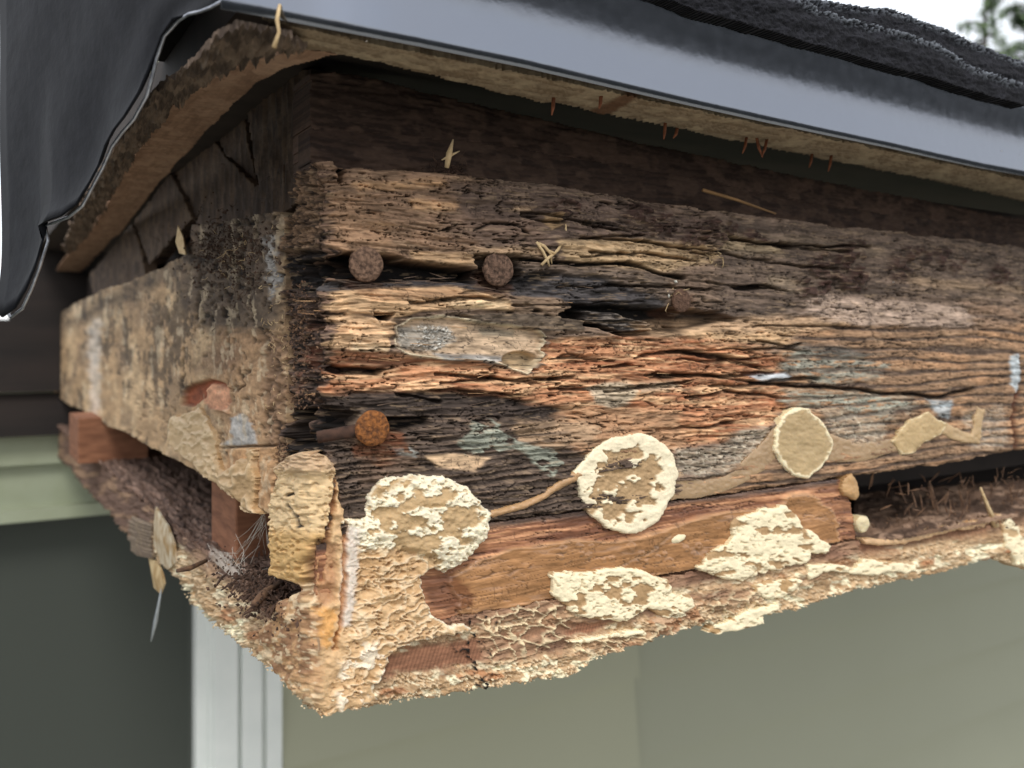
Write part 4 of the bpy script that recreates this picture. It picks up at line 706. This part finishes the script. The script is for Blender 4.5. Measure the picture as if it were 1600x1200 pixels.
for i, (P_, v_, lab) in enumerate(zs):
    o = poly_relief('asphalt_shingle', ('v', v_), P_, 1.7, 130, lambda g: shingle_fn(g, 120 + i), 120 + i, warp=(4, 3.5), mat=M_SH, wf=(40, 30)); tag(o, lab, 'shingle')
# ---- rusty fastener tips poking out of the deck
mrn = mat_flat('rusty_wire', '#7a4a34', h2='#9c6347', scale=400, rough=.9)
tips = [(866, 160, 862, 180), (940, 158, 936, 170), (1040, 200, 1037, 218), (1168, 222, 1160, 240), (1180, 222, 1192, 246), (1200, 225, 1190, 245), (1270, 248, 1264, 262), (1300, 250, 1294, 268), (1060, 208, 1052, 216)]
for i, (a0, b0, a1, b1) in enumerate(tips):
    p0 = pt(('z', ZD - .001), a0, b0 - 4); d_ = (p0.y - CV); p1 = pt(('v', p0.y + .001), a1, b1)
    b = MB(); b.tube([p0 + Vector((0, 0, .004)), p0.lerp(p1, .5), p1], [.0009, .0008, .0003], 6); o = b.build('nail_tip', mrn, None, True); tag(o, ('leftmost', 'second', 'third', 'fourth', 'fifth', 'sixth', 'seventh', 'eighth', 'rightmost')[(0, 1, 2, 4, 5, 6, 7, 8, 3)[i]] + ' rusty nail tip from the corner, poking down under the deck edge', 'nail', 'rusty nail tips under the deck')
# ================================================================== HOUSE WALL, WINDOW, BEAM BEHIND
WV = 1.12
def wpt(x, y, v=WV): return pt(('v', v), x, y)
mw = mat_flat('sage_siding', '#a3a38c', h2='#a5a58e', scale=3, rough=.7, bump=.02); mt = mat_flat('white_trim', '#dfe3de', h2='#e6e9e4', scale=20, rough=.55, bump=.05)
mfz = mat_flat('pale_green_frame', '#8f957c', h2='#979d86', scale=20, rough=.6, bump=.05)
wall = empty('house_wall', (1.2, WV, 0)); tag(wall, 'sage green clapboard house wall, out of focus behind the eave box', 'wall')
def wb(name, x0, x1, z0, z1, v0, v1, m, parent=wall):
    b = MB(); b.box((x0, v0, z0), (x1, v1, z1)); return parent_keep(b.build(name, m), parent)
ux = lambda x, v=WV: wpt(x, 900, v).x
zz_ = lambda x, y, v=WV: wpt(x, y, v).z
uL = ux(-300); uw1 = ux(305); ut = ux(436); ux9 = ux(990)
# siding courses right of the trim: stacked lapped boards, two runs split at the joint
mw2 = mat_flat('sage_siding_second_run', '#9b9c88', h2='#9d9e8a', scale=3, rough=.7, bump=.02); hgt = .19
for (a0, a1, off, m2_) in ((ut, ux9, .0, mw), (ux9, 6.5, .014, mw2)):
    b = MB()
    for k in range(16):
        z0 = k * hgt
        i0 = len(b.v); b.v += [Vector(q) for q in ((a0, WV + off - .022, z0), (a1, WV + off - .022, z0), (a1, WV + off, z0 + hgt), (a0, WV + off, z0 + hgt), (a0, WV + .05, z0), (a1, WV + .05, z0), (a1, WV + .05, z0 + hgt), (a0, WV + .05, z0 + hgt))]
        b.f += [tuple(i0 + q for q in f_) for f_ in ((0, 1, 2, 3), (0, 4, 5, 1), (0, 3, 7, 4), (1, 5, 6, 2))]
    parent_keep(b.build('siding', m2_), wall)
b = MB(); b.box((uL - 2, WV + .052, 0), (-.04, WV + .14, CZ + .025)); b.box((-.039, WV + .052, 0), (6.5, WV + .14, 3.1)); parent_keep(b.build('wall_core', mw), wall)
# window: frame, casing and dark glass
win = empty('window', (uw1 - .4, WV, CZ - .8)); tag(win, 'large dark window with pale green head frame and ribbed white jamb', 'window')
b = MB()
for (xa, xb, d_) in ((305, 322, .006), (322, 330, .014), (330, 366, .022), (366, 372, .012), (372, 402, .026), (402, 410, .014), (410, 434, .024)):
    b.box((ux(xa), WV - d_, .4), (ux(xb), WV + .03, zz_(370, 690)))
parent_keep(b.build('jamb_trim', mt), win)
zh0 = zz_(60, 808); zh1 = zz_(60, 722); zh2 = zz_(60, 678)
b = MB(); b.box((uL - 1.6, WV - .03, zh0), (uw1 - .001, WV + .04, zh0 + .018)); b.box((uL - 1.6, WV - .012, zh0 + .018), (uw1 - .001, WV + .04, zh1)); b.box((uL - 1.6, WV - .026, zh1), (uw1 - .001, WV + .04, zh2)); parent_keep(b.build('head_frame', mfz), win)
mg = bpy.data.materials.new('window_glass'); mg.use_nodes = True; gb_ = mg.node_tree.nodes['Principled BSDF']; gb_.inputs['Base Color'].default_value = (.06, .066, .056, 1); gb_.inputs['Roughness'].default_value = .12; gb_.inputs['Specular IOR Level'].default_value = .6
b = MB(); b.box((uL - 1.6, WV + .02, .4), (uw1, WV + .03, zh0)); parent_keep(b.build('pane', mg), win)
# beams where the left board meets the wall
mbm = mat_flat('old_beam', '#1b1614', h2='#2b231f', scale=14, stretch=(.3, 1, 2), bump=.5)
for (ya, yb, v_, lab) in ((500, 612, WV - .06, 'upper dark wooden beam at the far left, above the window'), (617, 682, WV - .05, 'lower reddish dark beam at the far left, resting on the window head')):
    b = MB(); b.box((uL - 2, v_, zz_(40, yb, v_)), (.4, v_ + .05, zz_(40, ya, v_))); 
    if ya == 500: b.box((ux(13), v_, zz_(40, ya, v_)), (.4, v_ + .05, zz_(40, 385, v_)))  # upper box added to keep the opening above the beam dark
    o = b.build('wall_beam', mbm); tag(o, lab, 'beam')
# ================================================================== GROUND, TREES
b = MB(); b.box((-60, -60, -.2), (60, 60, 0)); g = b.build('ground', mat_flat('lawn_grass', '#26282a', h2='#33352f', scale=3, rough=.95)); tag(g, kind='structure')
b = MB(); b.box((-2.2, -2.4, .004), (5, WV, .05)); g = b.build('bounce_slab', mat_flat('bounce_slab_pale', '#a8a498', h2='#bab6aa', scale=6, rough=.9)); tag(g, kind='structure')  # unseen pale slab, added to bounce light up under the eave
mleaf = mat_flat('tree_leaf', '#4a6040', h2='#74875c', scale=4, rough=.6); mtr = mat_flat('tree_bark', '#4a4036', scale=8)
def tree(x, y, v, lab, ht, seed, n=5200, spread=1.5):
    p0 = pt(('v', v), x, y); r_ = random.Random(seed); e = empty('tree', (p0.x, p0.y, 0)); tag(e, lab, 'tree', 'trees beyond the roof')
    t = MB(); t.tube([(0, 0, 0), (.05, 0, ht * .4), (-.03, .02, ht * .75), (0, 0, ht)], [.16, .12, .07, .015], 10); brs = []
    for k in range(64):
        z = ht * (.25 + .74 * k / 64); a = r_.uniform(0, 6.28); ln = spread * (1.1 - z / ht) * r_.uniform(.6, 1.2) + .25; q = Vector((math.cos(a) * ln, math.sin(a) * ln, z - ln * .12)); mid = Vector((math.cos(a) * ln * .5, math.sin(a) * ln * .5, z + .04)); t.tube([(0, 0, z), mid, q], [.03, .018, .006], 5); brs.append((Vector((0, 0, z)), mid, q))
    t.build('trunk', mtr, e, True); l = MB()
    for k in range(n):
        a, m_, c = r_.choice(brs); s = r_.uniform(.15, 1) ** .7; q = a.lerp(m_, s * 2) if s < .5 else m_.lerp(c, s * 2 - 1); q = q + Vector((r_.gauss(0, .07), r_.gauss(0, .07), r_.gauss(-.05, .07)))
        d = Vector((r_.gauss(0, 1), r_.gauss(0, 1), r_.gauss(0, .6))).normalized(); s_ = r_.uniform(.04, .10); w_ = d.orthogonal().normalized() * s_ * .4; i = len(l.v); l.v += [q - d * s_, q + w_, q + d * s_, q - w_]; l.f.append((i, i + 1, i + 2, i + 3))
    l.build('crown', mleaf, e)
tree(1540, 60, 9.0, 'green conifer with its dark trunk showing against the white sky', 9.6, 3)
tree(1606, 60, 10.5, 'denser green tree at the right edge of the sky', 11.0, 5, 16000, 2.0)
# ================================================================== LOOSE BITS
def fib(mb, x, y, plane, n, L, r=.7, spread=1., up=.6, seed=0, jit=(8, 6), curl=.5):
    rn = random.Random(seed); N = Vector(outward(plane, np.array([float(x)]))[0].tolist())
    for k in range(n):
        p0 = pt(plane, x + rn.gauss(0, jit[0]), y + rn.gauss(0, jit[1])) - N * K * 3
        d = (N * rn.uniform(.2, 1) + Vector((rn.gauss(0, spread), rn.gauss(0, spread), rn.gauss(up, spread)))).normalized(); q = [p0]; l = L * rn.uniform(.4, 1.2) * K
        for s in range(4): q.append(q[-1] + d * l / 4); d = (d + Vector((rn.gauss(0, curl), rn.gauss(0, curl), rn.gauss(0, curl)))).normalized()
        rr = r * K * rn.uniform(.6, 1.4); mb.tube(q, [rr, rr, rr * .9, rr * .7, rr * .3], 4)
WP = ('wrap', 0.)
mfib = mat_flat('pale_fibre', '#b79a70', h2='#d2b98f', scale=300, rough=.9); mdark = mat_flat('dark_rot', '#33261f', h2='#5a4335', scale=250, rough=.95); mrotc = mat_flat('rot_crumb', '#4a372c', h2='#7d5f47', scale=200, rough=.95)
# pale curled fibres
b = MB()
for P_ in ([(858, 392), (866, 396), (872, 390), (878, 378), (884, 362), (884, 350)], [(838, 378), (848, 392), (856, 408), (858, 416)], [(846, 414), (858, 402), (868, 396)], [(840, 380), (850, 384), (860, 396), (862, 412)]):
    b.tube([pt(('v', -(6 + 5 * math.sin(i * 1.3)) * K), *q) for i, q in enumerate(P_)], [.0007] * (len(P_) - 1) + [.0003], 5)
o = b.build('wood_fibre_tuft', mfib, None, True); tag(o, 'forked curl of pale wood fibre right of the second nail', 'wood fibre')
b = MB(); fib(b, 1048, 464, ('v', -.001), 10, 34, .8, .8, .2, 5, (7, 7)); o = b.build('wood_fibre_tuft', mfib, None, True); tag(o, 'pale splinters bristling round the small third nail', 'wood fibre')
b = MB(); fib(b, 1118, 408, ('v', -.001), 8, 34, .8, .8, .3, 6, (6, 6)); o = b.build('wood_fibre_tuft', mfib, None, True); tag(o, 'pale fibre wisps above and right of the third nail, at the crack end', 'wood fibre')
rn = random.Random(3)
for P_, s_, lb in (((1056, 440), 5, 'white crumb stuck just above the third nail'), ((1045, 462), 3.5, 'tiny white crumb left of the third nail'), ((1396, 441), 2.5, 'lone white speck on the grey brown wood far right')):
    b = MB(); b.chip(pt(('v', -9 * K), *P_), s_ * K, rn); o = b.build('white_crumb', mat_flat('white_bits', '#c9c8bc')); tag(o, lb, 'crumb')
# hanging fibre at the flashing corner and straw
b = MB(); b.tube([pt(('v', -.046), 437, 8), pt(('v', -.048), 433, 30), pt(('v', -.047), 436, 50), pt(('v', -.047), 428, 74)], [.0006, .0007, .0006, .0008], 5); o = b.build('hanging_fibre', mfib, None, True); tag(o, 'short pale fibre dangling from the flashing corner', 'wood fibre')
b = MB(); b.tube([pt(('v', .004), 1098, 297), pt(('v', 0.004), 1150, 312), pt(('v', .002), 1212, 334)], [.0009, .0008, .0005], 6); o = b.build('straw', mat_flat('straw_tan', '#94714a'), None, True); tag(o, 'single tan straw lying in the dark gap above the rotten board', 'straw')
# tuft on top of the board
b = MB(); fib(b, 703, 266, ('v', .004), 46, 40, .7, .8, .5, 8, (14, 4), .8); o = b.build('rot_tuft', mdark, None, True); tag(o, 'dark fibrous tuft on the top edge of the rotten board', 'debris')
b = MB(); b.tube([pt(('v', .0), 698, 262), pt(('v', -.002), 702, 240), pt(('v', 0), 708, 218)], [.001, .0013, .0003], 6); b.tube([pt(('v', .0), 690, 250), pt(('v', -.002), 702, 244), pt(('v', 0), 718, 236)], [.0002, .0007, .0002], 6); o = b.build('wood_chip', mfib, None, True); tag(o, 'small pale pointed chip standing in the dark tuft', 'wood chip')
# root like rot clump between the left board and the corner
b = MB(); fib(b, 345, 380, ('u', -.001), 200, 30, .7, .9, .1, 9, (34, 22), .9); fib(b, 372, 440, ('u', -.001), 90, 22, .6, .9, -.1, 10, (28, 26), .9); rn = random.Random(5)
for k in range(700): b.chip(pt(('u', -abs(rn.gauss(0, .0025))), rn.gauss(350, 34), rn.gauss(395, 30)), rn.uniform(1, 4.2) * K, rn)
o = b.build('rot_debris', mdark); tag(o, 'dark rooty rot debris clinging above the left board near the corner', 'debris', kind='stuff')
b = MB(); fib(b, 360, 400, ('u', -.003), 24, 26, .6, .9, 0, 19, (30, 22), .9); fib(b, 425, 520, ('u', -.001), 50, 16, .6, .9, 0, 20, (8, 60), .9); o = b.build('loose_fibres', mfib); tag(o, 'pale fibres scattered through the dark rot near the corner', 'debris', kind='stuff')
b = MB(); i = 0; q = [pt(('u', -.004), *s) for s in ((278, 352), (286, 372), (290, 398), (280, 396), (274, 378))]; b.v += q + [v + Vector((.0008, .0006, 0)) for v in q]; n_ = len(q); b.f += [tuple(range(n_)), tuple(range(2 * n_ - 1, n_ - 1, -1))] + [(j, (j + 1) % n_, (j + 1) % n_ + n_, j + n_) for j in range(n_)]
o = b.build('wood_chip', mfib); tag(o, 'pale thin wood shard sticking up at the left edge of the dark debris', 'wood chip')
# crumbs along the rotten corner strip
b = MB(); rn = random.Random(7)
for k in range(900):
    y = rn.choice((rn.uniform(440, 640), rn.uniform(460, 640), rn.uniform(690, 800))); x = rn.gauss(466, 13) if y < 650 else rn.gauss(440, 5)
    if not 428 < x < 500: continue
    b.chip(pt(WP, x, y) + Vector((1, .4, 0)) * rn.uniform(-3, 4) * K, rn.choice((1, 1, 1.4, 2, 3.2)) * K, rn)
fib(b, 462, 500, ('u', 0), 50, 12, .6, 1, 0, 12, (14, 50), .9)
o = b.build('rot_crumbs', mrotc); tag(o, 'brown crumbly rot covering the end grain at the corner', 'debris', kind='stuff')
# debris nest on the ledge by the block
b = MB(); rn = random.Random(8)
for k in range(900): x = rn.gauss(408, 30); y = rn.gauss(925, 22) + (x - 408) * .35; b.chip(pt(('z', ZT + abs(rn.gauss(.002, .004))), x, y), rn.uniform(1, 5) * K, rn)
for k in range(120):
    x = rn.gauss(410, 24); y = rn.gauss(925, 18) + (x - 410) * .3; p0 = pt(('z', ZT + .004), x, y); d = Vector((rn.gauss(0, 1), rn.gauss(0, 1), rn.gauss(0, .5))).normalized() * rn.uniform(6, 24) * K; b.tube([p0 - d, p0 + Vector((0, 0, .001)), p0 + d], [.0004, .0007, .0003], 4)
o = b.build('debris_nest', mdark); tag(o, 'heap of dark rotten crumbs and twigs on the ledge beside the block', 'debris', kind='stuff')
for P_, r_, lab in (([(276, 892), (296, 888), (322, 876)], .0013, 'dark twig on the ledge left of the block'), ([(398, 944), (412, 928), (440, 912)], .0022, 'thick curved twig in the debris heap')):
    b = MB(); b.tube([pt(('z', ZT + .006), *q) for q in P_], [r_ * .7, r_, r_ * .8], 7); o = b.build('twig', mrotc, None, True); tag(o, lab, 'twig')
# cobweb strands
mcw = mat_flat('cobweb', '#c9c4b8', rough=.6); b = MB(); rn = random.Random(9)
for k in range(16):
    a = pt(('u', .004), rn.gauss(413, 4), rn.uniform(800, 828)); c = pt(('u', rn.uniform(.0, .012)), rn.uniform(365, 430), rn.uniform(840, 905)); m_ = a.lerp(c, .5) + Vector((0, 0, -.002 * rn.random())); b.tube([a, m_, c], .00008, 3)
for k in range(60):
    a = pt(('u', .002), rn.uniform(335, 385), rn.uniform(860, 930)); c = a + Vector((rn.gauss(0, .004), rn.gauss(0, .006), rn.gauss(0, .005))); b.tube([a, c], .00008, 3)
o = b.build('cobweb', mcw); tag(o, 'torn pale cobweb strands between the left board and the ledge', 'cobweb')
# peeled pale flake and hanging silver sliver at the ledge edge
def flake(name, P_, plane, col_, lab, cat, th=.0012, rough=.5):
    q = [pt(plane, *s) for s in P_]; N = Vector(outward(plane, np.array([300.]))[0].tolist()); c = sum(q, Vector()) / len(q); n_ = len(q)
    vs = q + [c + N * .002] + [v - N * th for v in q]; fs = [(i, (i + 1) % n_, n_) for i in range(n_)] + [(i, i + n_ + 1, (i + 1) % n_ + n_ + 1, (i + 1) % n_) for i in range(n_)] + [tuple(range(2 * n_, n_, -1))]
    o = quick_mesh(name, vs, fs, mat_flat(name + col_[1:], col_, h2='#a8875a', scale=110, rough=rough, bump=.6)); return tag(o, lab, cat)
flake('peeled_flake', [(243, 792), (252, 808), (262, 822), (272, 850), (275, 878), (262, 890), (250, 878), (240, 850), (240, 815)], ('u', -.003), '#d9ccb2', 'pale peeled flake of adhesive standing on the left edge of the ledge', 'flake')
flake('hanging_flake', [(232, 872), (246, 878), (254, 900), (256, 912), (250, 928), (240, 918), (236, 895)], ('u', -.002), '#cfb68a', 'tan flake hanging below the ledge edge', 'flake')
b = MB(); a = [pt(('u', -.002), *s) for s in ((252, 920), (248, 945), (243, 972), (236, 1002))]; b.tube(a, [.0004, .0009, .0014, .0004], 5); o = b.build('hanging_sliver', mat_flat('silver_film', '#b9c0c4', rough=.25), None, True); tag(o, 'thin silvery sliver dangling below the ledge edge', 'sliver')
# grey split end of the ledge
b = MB(); rn = random.Random(2)
for k in range(16):
    y = 812 + k * 3.4 + rn.uniform(-1, 1); b.tube([pt(('u', -.002), 200 + rn.uniform(0, 8), y - 4), pt(('u', -.0045), 218, y + 2), pt(('u', -.002), 238 + rn.uniform(-3, 3), y + 8)], [.0012, .0024, .0014], 6)
o = b.build('split_splinters', mat_flat('grey_split', '#6a5b4e', h2='#85745f', scale=200, bump=.8)); tag(o, 'grey cluster of split splinters on the outer edge of the ledge', 'splinters')
# shredded roots inside the gap at the right, upright stick
b = MB(); rn = random.Random(12)
for k in range(60):
    p0 = pt(('v', rn.uniform(.004, .03)), rn.uniform(1350, 1600), rn.uniform(745, 800)); d = Vector((rn.gauss(0, .6), rn.gauss(0, .4), rn.gauss(0, 1))).normalized() * rn.uniform(8, 34) * K; b.tube([p0 - d, p0 + Vector((rn.gauss(0, .001), 0, 0)), p0 + d], [.0003, .0006, .0002], 4)
for k in range(200): b.chip(pt(('z', ZT + abs(rn.gauss(0, .003))), rn.uniform(1345, 1606), rn.uniform(780, 826)), rn.uniform(1, 5) * K, rn)
fib(b, 1580, 762, ('v', .004), 60, 40, .8, .9, .2, 14, (16, 18), .8)
o = b.build('gap_debris', mrotc); tag(o, 'brown rot shreds filling the dark gap at the right end', 'debris', kind='stuff')
b = MB(); b.tube([pt(('v', -.002), 1532, 762), pt(('v', -.001), 1542, 788), pt(('v', -.003), 1556, 822)], [.0007, .0012, .0024], 7); o = b.build('wood_splinter', mfib, None, True); tag(o, 'upright pale splinter at the right end of the gap', 'splinter')
# splinters lifting along the crevices of the rotten board
b = MB(); b2 = MB(); rn = random.Random(15)
for k in range(150):
    zn = rn.choice((0, 1, 2, 3, 4, 5))
    x, y = ((rn.uniform(490, 760), rn.gauss(446, 6)), (rn.uniform(490, 900), rn.gauss(480, 12)), (rn.uniform(490, 1230), rn.gauss(590, 26)), (rn.uniform(500, 900), rn.gauss(650, 18)), (rn.uniform(870, 1260), rn.gauss(440, 30)), (rn.uniform(850, 1200), rn.gauss(560, 24)))[zn]
    y = 540 + (y - 540) * (2985 - x) / 2495 if x > 900 else y
    L_ = rn.uniform(14, 46) * K; p0 = pt(('v', rn.uniform(0, 5) * K), x, y); d = Vector((rn.choice((-1, 1)), -rn.uniform(.02, .22), rn.gauss(0, .10))).normalized(); r_ = rn.uniform(.4, 1.0) * K
    (b if zn in (1, 2, 5) else b2).tube([p0, p0 + d * L_ * .5, p0 + d * L_ + Vector((0, -.0006, 0))], [r_, r_ * .9, r_ * .15], 4)
msp = mat_flat('splinter_tan', '#a87c55', h2='#cda67a', scale=200); o = b.build('splinters', msp, board); o['label'] = 'tan splinters lifting from the torn wood'; o['kind'] = 'stuff'
o = b2.build('splinters', mat_flat('splinter_dark', '#4f4036', h2='#6f5a4a', scale=200), board); o['label'] = 'dark splinters lifting round the cracks'; o['kind'] = 'stuff'
# bits hanging under the foam fringe
b = MB(); rn = random.Random(21)
edge_pts = botR[:-2] + botL[:8]
for k in range(420):
    j = rn.randrange(len(edge_pts) - 1); a, c = edge_pts[j], edge_pts[j + 1]
    if abs(a[0] - c[0]) > 400: continue
    t = rn.random(); x = a[0] + (c[0] - a[0]) * t; y = a[1] + (c[1] - a[1]) * t - rn.uniform(-2, 14)
    N = Vector(outward(WP, np.array([x]))[0].tolist()); b.chip(pt(WP, x, y) + N * rn.uniform(2, 11) * K, rn.uniform(1, 3.6) * K, rn)
o = b.build('foam_crumbs', mat_flat('foam_bits', '#c9ab80', h2='#e9dcbc', scale=200, rough=.8)); tag(o, 'small broken foam crumbs along the lower edge of the box', 'foam crumbs', kind='stuff')
# dirt specks and fine scratches on the metal drip edge
b = MB(); rn = random.Random(31)
for k in range(70):
    x = rn.uniform(560, 1600); t_ = (x - 352) / 1248; yb = 34 + 241 * t_; y = yb - rn.uniform(6, 62)
    b.chip(pt(('v', -.0458), x, y), rn.choice((.6, .9, 1.3, 2.0)) * K, rn)
o = b.build('dirt_specks', mat_flat('speck_dirt', '#5c4a3c', h2='#a09a90', scale=400), flash); o['label'] = 'small dirt specks stuck on the metal'; o['kind'] = 'stuff'
